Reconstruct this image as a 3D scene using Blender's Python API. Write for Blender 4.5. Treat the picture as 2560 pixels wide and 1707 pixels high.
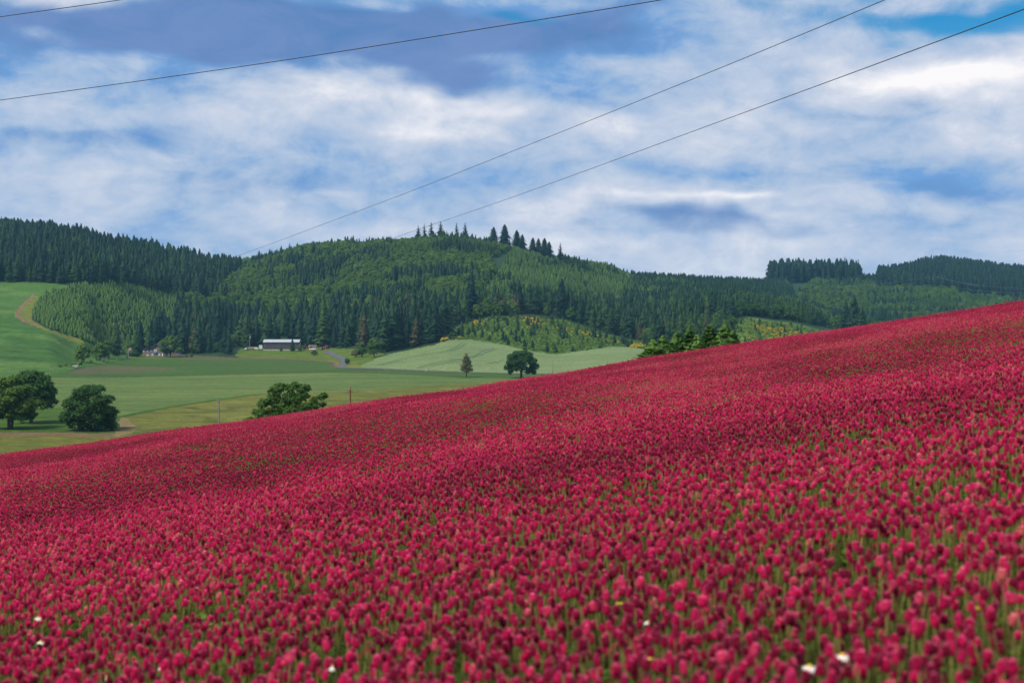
import bpy, math, random
import numpy as np
from mathutils import Vector

R = math.radians
for o in list(bpy.data.objects):
    bpy.data.objects.remove(o)
scene = bpy.context.scene
COL = scene.collection

# ------------------------------------------------------------------ camera
F, CX, HV = 3555.6, 1280.0, 788.0          # focal length, centre column and horizon row of the 2560 px photograph
cam_d = bpy.data.cameras.new("camera")
cam = bpy.data.objects.new("camera", cam_d)
COL.objects.link(cam)
cam.location = (0, 0, 0)
cam.rotation_euler = (R(90), 0, 0)
cam_d.lens = 50.0
cam_d.sensor_width = 36.0
cam_d.shift_y = -65.5 / 2560.0
cam_d.clip_start = 0.05
cam_d.clip_end = 40000.0
cam_d.dof.use_dof = True
cam_d.dof.focus_distance = 34.0
cam_d.dof.aperture_fstop = 4.3
scene.camera = cam

# ------------------------------------------------------------------ sun, view
SUN_EL, SUN_AZ = R(52), R(-128)            # azimuth from +Y (view direction), negative = to the left
sun_d = bpy.data.lights.new("sun", 'SUN')
sun_d.energy = 3.3
sun_d.angle = R(18)
sun_d.color = (1.0, 0.93, 0.83)
sun = bpy.data.objects.new("sun", sun_d)
COL.objects.link(sun)
sv = Vector((math.sin(SUN_AZ) * math.cos(SUN_EL), math.cos(SUN_AZ) * math.cos(SUN_EL), math.sin(SUN_EL)))
sun.rotation_euler = sv.to_track_quat('Z', 'Y').to_euler()
scene.view_settings.view_transform = 'Standard'
scene.view_settings.look = 'None'
scene.view_settings.exposure = 0.62
scene.view_settings.gamma = 1.0
scene.view_settings.use_curve_mapping = False
scene.render.engine = 'CYCLES'
scene.cycles.use_denoising = True
scene.cycles.max_bounces = 6
scene.cycles.diffuse_bounces = 3
scene.cycles.transmission_bounces = 3
scene.cycles.volume_bounces = 1
scene.cycles.sample_clamp_indirect = 4.0


# ------------------------------------------------------------------ node helpers
class NT:
    def __init__(self, tree):
        self.t = tree
        self.n = tree.nodes
        self.l = tree.links

    def node(self, kind, **kw):
        n = self.n.new(kind)
        for k, v in kw.items():
            setattr(n, k, v)
        return n

    def put(self, sock, val):
        if hasattr(val, 'is_output') or isinstance(val, bpy.types.NodeSocket):
            self.l.new(val, sock)
        elif val is not None:
            sock.default_value = val

    def math(self, op, a, b=None, c=None, clamp=False):
        n = self.node('ShaderNodeMath', operation=op)
        n.use_clamp = clamp
        self.put(n.inputs[0], a)
        if b is not None:
            self.put(n.inputs[1], b)
        if c is not None:
            self.put(n.inputs[2], c)
        return n.outputs[0]

    def mix(self, fac, a, b, mode='MIX'):
        n = self.node('ShaderNodeMix', data_type='RGBA', blend_type=mode)
        n.clamp_factor = True
        self.put(n.inputs[0], fac)
        self.put(n.inputs[6], a if not isinstance(a, tuple) else (*a, 1)[:4])
        self.put(n.inputs[7], b if not isinstance(b, tuple) else (*b, 1)[:4])
        return n.outputs[2]

    def noise(self, vec, scale, detail=4.0, rough=0.5, dist=0.0):
        n = self.node('ShaderNodeTexNoise')
        n.inputs['Scale'].default_value = scale
        n.inputs['Detail'].default_value = detail
        n.inputs['Roughness'].default_value = rough
        n.inputs['Distortion'].default_value = dist
        if vec is not None:
            self.put(n.inputs['Vector'], vec)
        return n.outputs['Fac']

    def vmath(self, op, a, b=None):
        n = self.node('ShaderNodeVectorMath', operation=op)
        self.put(n.inputs[0], a)
        if b is not None:
            self.put(n.inputs[1], b)
        return n.outputs[0]

    def sstep(self, v, a, b):
        n = self.node('ShaderNodeMapRange', interpolation_type='SMOOTHSTEP')
        self.put(n.inputs[0], v)
        n.inputs[1].default_value = a
        n.inputs[2].default_value = b
        return n.outputs[0]

    def ramp(self, fac, stops):
        n = self.node('ShaderNodeValToRGB')
        cr = n.color_ramp
        while len(cr.elements) < len(stops):
            cr.elements.new(0.5)
        for e, (p, c) in zip(cr.elements, stops):
            e.position = p
            e.color = (*c, 1)
        self.put(n.inputs[0], fac)
        return n.outputs[0]


# ------------------------------------------------------------------ world: Nishita sky with a broken cloud layer
world = bpy.data.worlds.new("World")
scene.world = world
world.use_nodes = True
w = NT(world.node_tree)
w.n.clear()
wout = w.node('ShaderNodeOutputWorld')
bg = w.node('ShaderNodeBackground')
bg.inputs[1].default_value = 0.088
w.l.new(bg.outputs[0], wout.inputs[0])
sky = w.node('ShaderNodeTexSky', sky_type='NISHITA')
sky.sun_disc = False
sky.sun_elevation = SUN_EL
sky.sun_rotation = SUN_AZ
tc = w.node('ShaderNodeTexCoord')
D = tc.outputs['Generated']
sep = w.node('ShaderNodeSeparateXYZ')
w.l.new(D, sep.inputs[0])
az0 = w.math('ARCTAN2', sep.outputs[0], sep.outputs[1])
el0 = w.math('ARCSINE', sep.outputs[2])
stretch = w.vmath('MULTIPLY', D, (1.0, 1.0, 2.8))
wa = w.noise(stretch, 9.0, 2, 0.5)
wb = w.noise(w.vmath('ADD', stretch, (7.3, 2.1, 4.4)), 9.0, 2, 0.5)
az = w.math('ADD', az0, w.math('MULTIPLY', w.math('SUBTRACT', wa, 0.5), 0.20))
el = w.math('ADD', el0, w.math('MULTIPLY', w.math('SUBTRACT', wb, 0.5), 0.085))


def blob(u, v, su, sv_, wt):
    """A soft cloud at one place of the sky, given by photograph column and row and its half sizes."""
    a, e = math.atan((u - CX) / F), math.atan((HV - v) / F)
    p = w.math('POWER', w.math('ABSOLUTE', w.math('DIVIDE', w.math('SUBTRACT', az, a), su / F)), 2.0)
    q = w.math('POWER', w.math('ABSOLUTE', w.math('DIVIDE', w.math('SUBTRACT', el, e), sv_ / F)), 2.0)
    return w.math('MULTIPLY', w.math('EXPONENT', w.math('MULTIPLY', w.math('ADD', p, q), -1.0)), wt)


def total(items):
    s = items[0]
    for i in items[1:]:
        s = w.math('ADD', s, i)
    return s


bright = total([blob(*b) for b in (
    (1080, 225, 200, 50, .46), (2200, 215, 240, 55, .58), (2420, 260, 240, 80, .36), (1900, 330, 200, 42, .30),
    (640, 300, 330, 70, .14), (1560, 320, 260, 55, .30), (100, 30, 170, 45, .36), (330, 410, 360, 60, .05),
    (1480, 540, 420, 60, .26), (2250, 500, 300, 28, .22), (1120, 300, 200, 40, .28), (1250, 600, 700, 50, .16), (60, 245, 160, 45, .08),
    (760, 520, 260, 45, .18), (1790, 510, 130, 18, .4))])
slate = total([blob(*b) for b in (
    (520, 112, 600, 78, 1.3), (1080, 78, 480, 82, 1.35), (200, 140, 330, 45, .6), (1560, 40, 200, 40, .6), (180, 370, 260, 42, .42), (620, 460, 360, 60, .38),
    (1790, 572, 180, 32, .8), (2500, 470, 140, 40, .42), (2400, 540, 130, 26, .25), (1650, 425, 170, 24, .25), (1480, 235, 120, 34, .25), (2150, 300, 260, 26, .3),
    (330, 640, 420, 60, .12))])
clear = total([blob(*b) for b in ((2480, 40, 340, 62, .85), (2570, 130, 140, 70, .5), (1850, 20, 330, 40, .5), (1700, 150, 420, 50, .30), (1260, 0, 120, 22, .6), (40, 100, 150, 50, .3))])
n_big = w.noise(stretch, 5.5, 8, 0.52, 0.35)
n_mid = w.noise(w.vmath('MULTIPLY', D, (1.0, 1.0, 2.3)), 13.0, 10, 0.62, 0.5)
n_small = w.noise(w.vmath('MULTIPLY', D, (1.0, 1.0, 1.5)), 34.0, 10, 0.64, 0.4)
nn = w.math('ADD', w.math('ADD', w.math('MULTIPLY', n_big, 0.38), w.math('MULTIPLY', n_mid, 0.38)), w.math('MULTIPLY', n_small, 0.24))
cov = w.math('ADD', w.math('MULTIPLY', w.math('SUBTRACT', nn, 0.5), 2.7), w.math('ADD', w.math('ADD', 0.31, w.math('MULTIPLY', w.sstep(el0, 0.085, 0.03), 0.14)), bright))
cov = w.math('SUBTRACT', cov, w.math('MULTIPLY', slate, 0.5))
cloud = w.ramp(cov, [(0.0, (1.25, 2.7, 5.2)), (0.25, (2.75, 3.75, 5.35)), (0.58, (4.5, 4.95, 5.9)), (1.0, (7.4, 7.2, 7.3))])
slate_col = w.mix(w.sstep(n_mid, 0.30, 0.70), (.72, 1.70, 3.7), (1.25, 2.05, 4.1))
slate_f = w.math('MULTIPLY', w.math('ADD', slate, w.math('MULTIPLY', w.math('SUBTRACT', nn, 0.5), -1.2)), w.sstep(slate, 0.02, 0.3), clamp=True)
c1 = w.mix(w.sstep(slate_f, 0.1, 1.1), cloud, slate_col)
hsv = w.node('ShaderNodeHueSaturation')
hsv.inputs['Saturation'].default_value = 1.8
hsv.inputs['Value'].default_value = 0.85
w.l.new(sky.outputs[0], hsv.inputs['Color'])
clear_f = w.math('SUBTRACT', w.math('ADD', clear, w.math('MULTIPLY', w.math('SUBTRACT', 0.5, nn), 1.6)), bright)
base_f = w.sstep(nn, 0.36, 0.24)
c2 = w.mix(w.math('MAXIMUM', w.sstep(clear_f, 0.25, 0.95), base_f), c1, hsv.outputs[0])
w.l.new(c2, bg.inputs[0])

# ------------------------------------------------------------------ numeric helpers
rng = np.random.default_rng(11)
random.seed(11)


def TX(u):
    return (np.asarray(u, float) - CX) / F


def TZ(v):
    return (HV - np.asarray(v, float)) / F


_LAT = np.random.default_rng(3).random((512, 512))


def vnoise(x, y):
    """Smooth value noise in 0..1."""
    x = np.asarray(x, float)
    y = np.asarray(y, float)
    xi = np.floor(x).astype(int)
    yi = np.floor(y).astype(int)
    fx, fy = x - xi, y - yi
    fx = fx * fx * (3 - 2 * fx)
    fy = fy * fy * (3 - 2 * fy)
    a = _LAT[xi & 511, yi & 511]
    b = _LAT[(xi + 1) & 511, yi & 511]
    c = _LAT[xi & 511, (yi + 1) & 511]
    d = _LAT[(xi + 1) & 511, (yi + 1) & 511]
    return (a * (1 - fx) + b * fx) * (1 - fy) + (c * (1 - fx) + d * fx) * fy


def fnoise(x, y, o=3):
    s, amp, tot = 0, 1.0, 0.0
    for i in range(o):
        s = s + amp * vnoise(x * 2 ** i + 17.3 * i, y * 2 ** i + 9.1 * i)
        tot += amp
        amp *= 0.5
    return s / tot


def sst(x, a, b):
    k = np.clip((x - a) / (b - a), 0, 1)
    return k * k * (3 - 2 * k)


# ------------------------------------------------------------------ shape of the land
YC = 45.0
CREST = np.array([(-400, 1200), (0, 1137), (231, 1108), (436, 1075), (640, 1050), (818, 1021), (875, 1012), (976, 996), (1080, 984), (1180, 971), (1243, 957),
                  (1407, 934), (1600, 899), (1846, 861), (2200, 810), (2560, 753), (3000, 690)], float)
A_SIDE = 0.149


def crest(t):
    return np.interp(t, TX(CREST[:, 0]), TZ(CREST[:, 1] + 3.0))


def clover_top(x, y):
    """Height of the flower heads' canopy above which the camera stands."""
    x = np.asarray(x, float)
    y = np.asarray(y, float)
    g = np.interp(y, [-90, 0, 3.3, 10.5, 20, YC], [0.4, -0.72, -0.853, -1.13, -1.43, -0.0456 * YC])
    t = np.clip(x / np.maximum(y, 4.0), -0.5, 0.5)
    dev = crest(t) - (-0.0456 + A_SIDE * t)
    z = g + A_SIDE * x + sst(y, 8, YC) * y * dev
    und = (vnoise(x / 5.0 + 3.1, y / 7.0) - 0.5) * 0.34 * sst(y, 6, 14) * (1 - sst(y, 33, 42))
    z = z + und
    far = y > YC
    if np.any(far):
        t = np.clip(x / np.maximum(y, 1.0), -0.7, 0.7)
        c = crest(t)
        k = np.clip(y - YC, 0, 40)
        z = np.where(far, c * y - 0.0011 * k * k, z)
    return z


V275 = [(275, 1137), (400, 1028)]
COLS = {
    0: V275 + [(520, 975), (640, 928), (760, 850), (900, 772), (1050, 706), (1100, 692), (1250, 638), (1400, 590), (1550, 596)],
    120: V275 + [(520, 975), (650, 925), (760, 860), (880, 790), (1000, 725), (1060, 706), (1250, 645), (1400, 598), (1550, 604)],
    200: V275 + [(520, 975), (660, 925), (740, 905), (820, 862), (880, 800), (1000, 716), (1070, 706), (1250, 652), (1400, 609), (1550, 616)],
    270: V275 + [(520, 975), (690, 925), (800, 904), (880, 888), (930, 862), (985, 795), (1040, 742), (1090, 702), (1160, 694), (1280, 660), (1420, 626), (1550, 630)],
    345: V275 + [(520, 975), (700, 926), (840, 902), (930, 892), (975, 880), (1030, 820), (1080, 770), (1130, 722), (1200, 712), (1290, 680), (1430, 638), (1550, 640)],
    420: V275 + [(520, 974), (700, 926), (850, 901), (930, 892), (985, 884), (1060, 840), (1130, 780), (1190, 738), (1290, 700), (1430, 656), (1550, 652), (1700, 658)],
    510: V275 + [(520, 974), (700, 926), (830, 903), (910, 893), (960, 880), (1020, 858), (1110, 812), (1180, 770), (1280, 722), (1400, 684), (1500, 672), (1750, 664)],
    600: V275 + [(520, 974), (700, 926), (820, 905), (900, 894), (935, 873), (990, 872), (1080, 845), (1160, 800), (1270, 740), (1370, 704), (1500, 684), (1650, 666), (1800, 660)],
    800: V275 + [(520, 974), (700, 926), (800, 907), (870, 895), (930, 874), (990, 870), (1060, 846), (1150, 795), (1260, 735), (1400, 668), (1500, 634), (1600, 624), (1750, 640)],
    1000: V275 + [(520, 972), (620, 942), (680, 928), (740, 900), (800, 879), (900, 850), (1000, 815), (1150, 750), (1300, 682), (1450, 622), (1530, 606), (1620, 612)],
    1120: V275 + [(520, 972), (620, 944), (680, 929), (750, 880), (805, 848), (870, 842), (950, 822), (1050, 782), (1200, 718), (1350, 652), (1450, 610), (1530, 598), (1620, 606)],
    1250: V275 + [(520, 972), (640, 938), (700, 923), (760, 885), (810, 862), (850, 850), (960, 797), (1010, 785), (1100, 752), (1250, 692), (1400, 640), (1500, 616), (1600, 622)],
    1400: V275 + [(520, 972), (640, 938), (700, 921), (790, 884), (860, 852), (950, 814), (1000, 802), (1100, 772), (1250, 718), (1400, 668), (1500, 650), (1600, 655)],
    1500: V275 + [(520, 973), (630, 942), (700, 915), (790, 879), (860, 852), (950, 832), (1000, 818), (1100, 790), (1250, 742), (1400, 695), (1520, 665), (1640, 672)],
    1600: V275 + [(520, 974), (620, 945), (700, 910), (790, 873), (850, 868), (900, 860), (1000, 838), (1100, 810), (1250, 766), (1400, 727), (1550, 703), (1680, 702), (1900, 712), (2200, 730)],
    1850: V275 + [(520, 974), (640, 938), (760, 885), (860, 858), (960, 799), (1000, 792), (1100, 772), (1280, 742), (1400, 730), (1600, 717), (1750, 711), (1900, 718), (2300, 735)],
    1960: V275 + [(520, 974), (640, 938), (760, 895), (860, 868), (960, 812), (1000, 806), (1100, 790), (1300, 775), (1500, 755), (1700, 735), (1880, 705), (1990, 706), (2300, 730)],
    2100: V275 + [(520, 974), (640, 945), (800, 900), (900, 870), (980, 836), (1060, 830), (1300, 826), (1500, 795), (1700, 748), (1880, 704), (1990, 706), (2300, 730)],
    2200: V275 + [(520, 974), (640, 945), (800, 905), (900, 880), (1000, 850), (1100, 842), (1300, 828), (1500, 792), (1700, 750), (1880, 713), (2000, 708), (2150, 712), (2300, 730)],
    2350: V275 + [(520, 974), (640, 945), (800, 905), (1000, 860), (1100, 850), (1300, 830), (1500, 792), (1700, 755), (1850, 728), (2000, 696), (2150, 676), (2300, 684)],
    2560: V275 + [(520, 974), (640, 945), (800, 905), (1000, 870), (1100, 860), (1300, 845), (1500, 805), (1750, 772), (1850, 752), (2000, 722), (2150, 702), (2300, 706)],
}
TU = np.concatenate([np.linspace(-0.75, -0.385, 30), np.linspace(-0.38, 0.38, 381), np.linspace(0.385, 0.75, 30)])
LY = np.linspace(math.log(44.0), math.log(9000.0), 620)
YY = np.exp(LY)


def _table():
    us = sorted(COLS)
    prof = []
    for u in us:
        pts = COLS[u]
        ys = [p[0] for p in pts]
        zs = [float(TZ(p[1])) * p[0] for p in pts]
        last = zs[-1]
        ys += [ys[-1] * 1.5, 4200, 9000]
        zs += [last - 18, 5, -40]
        prof.append(np.interp(YY, ys, zs))
    prof = np.array(prof)
    k = np.exp(-0.5 * (np.arange(-4, 5) / 1.7) ** 2)
    k /= k.sum()
    far = YY > 250
    sm = np.array([np.convolve(np.pad(p, 4, mode='edge'), k, mode='valid') for p in prof])
    prof = np.where(far, sm, prof)
    tus = TX(us)
    tab = np.empty((len(TU), len(YY)))
    for i, t in enumerate(TU):
        if t <= tus[0]:
            tab[i] = prof[0]
        elif t >= tus[-1]:
            tab[i] = prof[-1]
        else:
            j = np.searchsorted(tus, t) - 1
            f = (t - tus[j]) / (tus[j + 1] - tus[j])
            f = 0.5 * f + 0.5 * f * f * (3 - 2 * f)
            tab[i] = prof[j] * (1 - f) + prof[j + 1] * f
        c = float(crest(np.clip(t, -0.7, 0.7)))
        near_y = [44, 58, 80, 150, 230, 275]
        near_z = [c * 44 - 0.42, c * 58 - 0.72, c * 80 - 2.2, min(c * 150 - 3.0, -11.5), min(c * 230 - 2.2, -22.5), tab[i][np.searchsorted(YY, 275)]]
        m = YY < 275
        tab[i][m] = np.interp(YY[m], near_y, near_z)
    return tab


TAB = _table()
XX_N = 0


def ground(x, y):
    """Ground height anywhere."""
    x = np.asarray(x, float)
    y = np.asarray(y, float)
    ys = np.maximum(y, 44.0)
    t = np.clip(x / ys, TU[0], TU[-1])
    fi = np.clip(np.interp(t, TU, np.arange(len(TU))), 0, len(TU) - 1.001)
    fj = np.clip((np.log(ys) - LY[0]) / (LY[1] - LY[0]), 0, len(LY) - 1.001)
    i, j = fi.astype(int), fj.astype(int)
    a, b = fi - i, fj - j
    far = (TAB[i, j] * (1 - a) + TAB[i + 1, j] * a) * (1 - b) + (TAB[i, j + 1] * (1 - a) + TAB[i + 1, j + 1] * a) * b
    far = far + (fnoise(x / 60.0 + 50, y / 60.0 + 50) - 0.5) * 5.0 * sst(ys, 1000, 1200)
    near = clover_top(x, np.minimum(y, 60)) - 0.42
    k = sst(y, 46, 56)
    return near * (1 - k) + far * k


def gy(u, v, y0=200.0):
    """Distance at which the sight line through a photograph pixel meets the land."""
    t, s = float(TX(u)), float(TZ(v))
    ys = np.exp(np.linspace(math.log(y0), math.log(2600), 1500))
    d = ground(t * ys, ys) - s * ys
    k = np.nonzero(d >= 0)[0]
    if len(k) == 0:
        return 2000.0
    return float(ys[k[0]])


def at(u, v, y0=200.0):
    y = gy(u, v, y0)
    x = float(TX(u)) * y
    return Vector((x, y, float(ground(x, y))))


def on(u, y):
    x = float(TX(u)) * y
    return Vector((x, y, float(ground(x, y))))


def inpoly(px, py, poly):
    px = np.asarray(px)
    py = np.asarray(py)
    r = np.zeros(px.shape, bool)
    n = len(poly)
    for i in range(n):
        x1, y1 = poly[i]
        x2, y2 = poly[(i + 1) % n]
        if y1 == y2:
            continue
        c = ((y1 > py) != (y2 > py)) & (px < (x2 - x1) * (py - y1) / (y2 - y1) + x1)
        r ^= c
    return r


# ------------------------------------------------------------------ object helpers
def link(o, parent=None):
    COL.objects.link(o)
    if parent is not None:
        o.parent = parent
    return o


def tag(o, label=None, cat=None, group=None, kind=None):
    if label:
        o['label'] = label
    if cat:
        o['category'] = cat
    if group:
        o['group'] = group
    if kind:
        o['kind'] = kind
    return o


def empty(name, loc, rz=0.0, scale=1.0):
    o = bpy.data.objects.new(name, None)
    o.empty_display_size = 0.3
    o.location = loc
    o.rotation_euler = (0, 0, rz)
    o.scale = (scale,) * 3 if not isinstance(scale, tuple) else scale
    return link(o)


def fast_mesh(name, V, faces, mats=(), midx=None, smooth=False):
    """faces: list of (n,3) / (n,4) index arrays."""
    me = bpy.data.meshes.new(name)
    V = np.asarray(V, np.float32)
    me.vertices.add(len(V))
    me.vertices.foreach_set('co', V.ravel())
    loops = np.concatenate([f.ravel() for f in faces]) if faces else np.zeros(0, int)
    tot = np.concatenate([np.full(len(f), f.shape[1]) for f in faces])
    start = np.concatenate([[0], np.cumsum(tot)[:-1]])
    me.loops.add(len(loops))
    me.loops.foreach_set('vertex_index', loops.astype(np.int32))
    me.polygons.add(len(tot))
    me.polygons.foreach_set('loop_start', start.astype(np.int32))
    me.polygons.foreach_set('loop_total', tot.astype(np.int32))
    for m in mats:
        me.materials.append(m)
    if midx is not None:
        me.polygons.foreach_set('material_index', np.asarray(midx, np.int32))
    if smooth:
        me.polygons.foreach_set('use_smooth', np.ones(len(tot), bool))
    me.update(calc_edges=True)
    return me


class MB:
    """Collects plain shapes; build() gives one mesh object."""

    def __init__(self):
        self.v, self.f = [], []

    def add(self, vs, fs):
        b = len(self.v)
        self.v += [tuple(p) for p in vs]
        self.f += [tuple(b + i for i in f) for f in fs]
        return self

    def box(self, x0, x1, y0, y1, z0, z1):
        v = [(x0, y0, z0), (x1, y0, z0), (x1, y1, z0), (x0, y1, z0), (x0, y0, z1), (x1, y0, z1), (x1, y1, z1), (x0, y1, z1)]
        return self.add(v, [(3, 2, 1, 0), (4, 5, 6, 7), (0, 1, 5, 4), (1, 2, 6, 5), (2, 3, 7, 6), (3, 0, 4, 7)])

    def prism(self, prof, y0, y1):
        """A side profile (x, z), counter-clockwise, pulled along y."""
        n = len(prof)
        v = [(x, y0, z) for x, z in prof] + [(x, y1, z) for x, z in prof]
        f = [tuple(range(n)), tuple(range(2 * n - 1, n - 1, -1))]
        f += [(i + n, (i + 1) % n + n, (i + 1) % n, i) for i in range(n)]
        return self.add(v, f)

    def tube(self, pts, rad, n=6, cap=True):
        pts = [Vector(p) for p in pts]
        if not hasattr(rad, '__len__'):
            rad = [rad] * len(pts)
        vs, fs = [], []
        for i, p in enumerate(pts):
            d = (pts[min(i + 1, len(pts) - 1)] - pts[max(i - 1, 0)]).normalized()
            a = d.orthogonal().normalized() if abs(d.z) > 0.9 else d.cross(Vector((0, 0, 1))).normalized()
            b = d.cross(a)
            for k in range(n):
                q = 2 * math.pi * k / n
                vs.append(p + (a * math.cos(q) + b * math.sin(q)) * rad[i])
        for i in range(len(pts) - 1):
            for k in range(n):
                fs.append((i * n + k, i * n + (k + 1) % n, (i + 1) * n + (k + 1) % n, (i + 1) * n + k))
        if cap:
            fs.append(tuple(range(n - 1, -1, -1)))
            fs.append(tuple(range((len(pts) - 1) * n, len(pts) * n)))
        return self.add(vs, fs)

    def mesh(self, name, mat):
        me = bpy.data.meshes.new(name)
        me.from_pydata(self.v, [], self.f)
        me.materials.append(mat)
        return me

    def build(self, name, mat, parent=None, smooth=False):
        me = self.mesh(name, mat)
        if smooth:
            me.polygons.foreach_set('use_smooth', np.ones(len(me.polygons), bool))
        return link(bpy.data.objects.new(name, me), parent)


# ------------------------------------------------------------------ materials
def new_mat(name):
    m = bpy.data.materials.new(name)
    m.use_nodes = True
    t = NT(m.node_tree)
    t.n.clear()
    out = t.node('ShaderNodeOutputMaterial')
    return m, t, out


def principled(t, col, rough=0.8, spec=0.2, metal=0.0):
    p = t.node('ShaderNodeBsdfPrincipled')
    t.put(p.inputs['Base Color'], col if not isinstance(col, tuple) else (*col, 1))
    p.inputs['Roughness'].default_value = rough
    p.inputs['Specular IOR Level'].default_value = spec
    p.inputs['Metallic'].default_value = metal
    return p


def bump(t, p, h, strength, dist):
    b = t.node('ShaderNodeBump')
    b.inputs['Strength'].default_value = strength
    b.inputs['Distance'].default_value = dist
    t.put(b.inputs['Height'], h)
    t.l.new(b.outputs[0], p.inputs['Normal'])


def worn(name, col, rough=0.7, metal=0.0, scale=3.0, var=0.35, spec=0.3):
    m, t, out = new_mat(name)
    c = t.node('ShaderNodeTexCoord').outputs['Object']
    n = t.noise(c, scale, 6, 0.6)
    k = t.mix(t.sstep(n, 0.3, 0.7), tuple(x * (1 - var) for x in col), tuple(min(1, x * (1 + var * 0.5)) for x in col))
    p = principled(t, k, rough, spec, metal)
    t.l.new(p.outputs[0], out.inputs[0])
    return m


def leafy(name, stops, trans=0.3, rough=0.6, nscale=0.5, namp=0.5, attr='tint', sheen=0.0, tipcol=None):
    """Foliage whose colour runs along a ramp by each plant's own tint, with clump to clump variation."""
    m, t, out = new_mat(name)
    a = t.node('ShaderNodeAttribute', attribute_type='INSTANCER', attribute_name=attr)
    c = t.node('ShaderNodeTexCoord').outputs['Object']
    n = t.noise(c, nscale, 5, 0.65)
    a2 = t.node('ShaderNodeAttribute', attribute_type='OBJECT', attribute_name=attr)
    f = t.math('ADD', t.math('MAXIMUM', a.outputs['Fac'], a2.outputs['Fac']), t.math('MULTIPLY', t.math('SUBTRACT', n, 0.5), namp))
    col = t.ramp(f, stops)
    if tipcol:
        ta = t.node('ShaderNodeAttribute', attribute_type='GEOMETRY', attribute_name='tip')
        col = t.mix(t.math('MULTIPLY', ta.outputs['Fac'], .78), col, tipcol)  # pale petal tips; the pink highlight on the heads is put into this colour
    p = principled(t, col, rough, 0.15)
    if sheen:
        p.inputs['Sheen Weight'].default_value = sheen
        p.inputs['Sheen Roughness'].default_value = 0.45
        p.inputs['Sheen Tint'].default_value = (1.0, .62, .70, 1)
    tr = t.node('ShaderNodeBsdfTranslucent')
    t.l.new(col, tr.inputs[0])
    mx = t.node('ShaderNodeMixShader')
    mx.inputs[0].default_value = trans
    t.l.new(p.outputs[0], mx.inputs[1])
    t.l.new(tr.outputs[0], mx.inputs[2])
    t.l.new(mx.outputs[0], out.inputs[0])
    return m


def crop(name, c1, c2, c3, streak=(0.02, 0.10), fine=0.5, patch=0.012, rows=None, spec=0.1, mottle=None):
    """A field: large patches, streaks across the slope and a fine grain with relief."""
    m, t, out = new_mat(name)
    pos = t.node('ShaderNodeNewGeometry').outputs['Position']
    big = t.noise(pos, patch, 5, 0.55, 0.6)
    st = t.noise(t.vmath('MULTIPLY', pos, (streak[0], streak[1], 0.05)), 1.0, 6, 0.62, 0.8)
    fi = t.noise(pos, fine, 6, 0.7)
    k = t.mix(t.sstep(big, 0.32, 0.68), c1, c2)
    k = t.mix(t.math('MULTIPLY', t.sstep(st, 0.45, 0.72), 0.85), k, c3)
    k = t.mix(t.math('MULTIPLY', t.sstep(fi, 0.40, 0.66), 0.60), k, tuple(x * 0.50 for x in c1))
    if mottle:
        mo = t.noise(t.vmath('MULTIPLY', pos, (mottle[0], mottle[1], 0.05)), 1.0, 7, 0.66, 1.2)
        k = t.mix(t.math('MULTIPLY', t.sstep(mo, 0.50, 0.66), mottle[2]), k, tuple(x * 0.42 for x in c1))
        k = t.mix(t.math('MULTIPLY', t.sstep(mo, 0.46, 0.34), mottle[2] * .7), k, tuple(min(1, x * 1.35) for x in c2))
    p = principled(t, k, 0.9, spec)
    bump(t, p, t.math('ADD', fi, t.math('MULTIPLY', st, 0.7)), 0.9, 1.2)
    t.l.new(p.outputs[0], out.inputs[0])
    return m


M = {}
M['needle'] = leafy('conifer_needles', [(0.0, (.006, .030, .024)), (0.25, (.014, .052, .026)), (0.5, (.048, .108, .024)), (0.82, (.125, .235, .050)), (0.93, (.12, .22, .05)), (1.0, (.075, .070, .035))],
                    trans=0.40, nscale=9.0, namp=0.34)
M['leaf'] = leafy('broad_leaves', [(0.0, (.018, .062, .020)), (0.3, (.036, .098, .020)), (0.6, (.092, .170, .022)), (0.85, (.13, .22, .042)), (1.0, (.15, .115, .07))],
                  trans=0.3, nscale=0.35, namp=0.3)
M['bark'] = worn('bark', (.075, .055, .04), 0.9, scale=2.0)
M['gorse'] = leafy('gorse_flowers', [(0.0, (.06, .12, .02)), (0.4, (.12, .16, .02)), (0.6, (.46, .36, .02)), (1.0, (.58, .36, .02))], trans=0.2, nscale=1.2, namp=0.7)
M['shrub'] = leafy('shrub_leaves', [(0.0, (.05, .11, .02)), (0.5, (.10, .19, .03)), (1.0, (.17, .25, .045))], trans=0.3, nscale=0.8, namp=0.5)
M['head'] = leafy('clover_petals', [(0.0, (.25, .002, .026)), (0.25, (.56, .003, .094)), (0.5, (.80, .013, .178)), (0.75, (.86, .12, .26)), (1.0, (.82, .34, .26))],
                  trans=0.28, rough=0.5, nscale=160.0, namp=0.34, tipcol=(.88, .17, .33))
M['stem'] = leafy('clover_stems', [(0.0, (.12, .17, .03)), (0.5, (.24, .25, .06)), (1.0, (.38, .20, .11))], trans=0.2, nscale=8, namp=0.5)
M['cstem'] = leafy('clover_stalks', [(0.0, (.11, .12, .025)), (0.5, (.18, .17, .04)), (1.0, (.28, .16, .08))], trans=0.15, nscale=8, namp=0.5)
M['cleaf'] = leafy('clover_leaf', [(0.0, (.035, .085, .012)), (0.5, (.085, .165, .018)), (1.0, (.19, .26, .03))], trans=0.35, nscale=20, namp=0.4)

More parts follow.
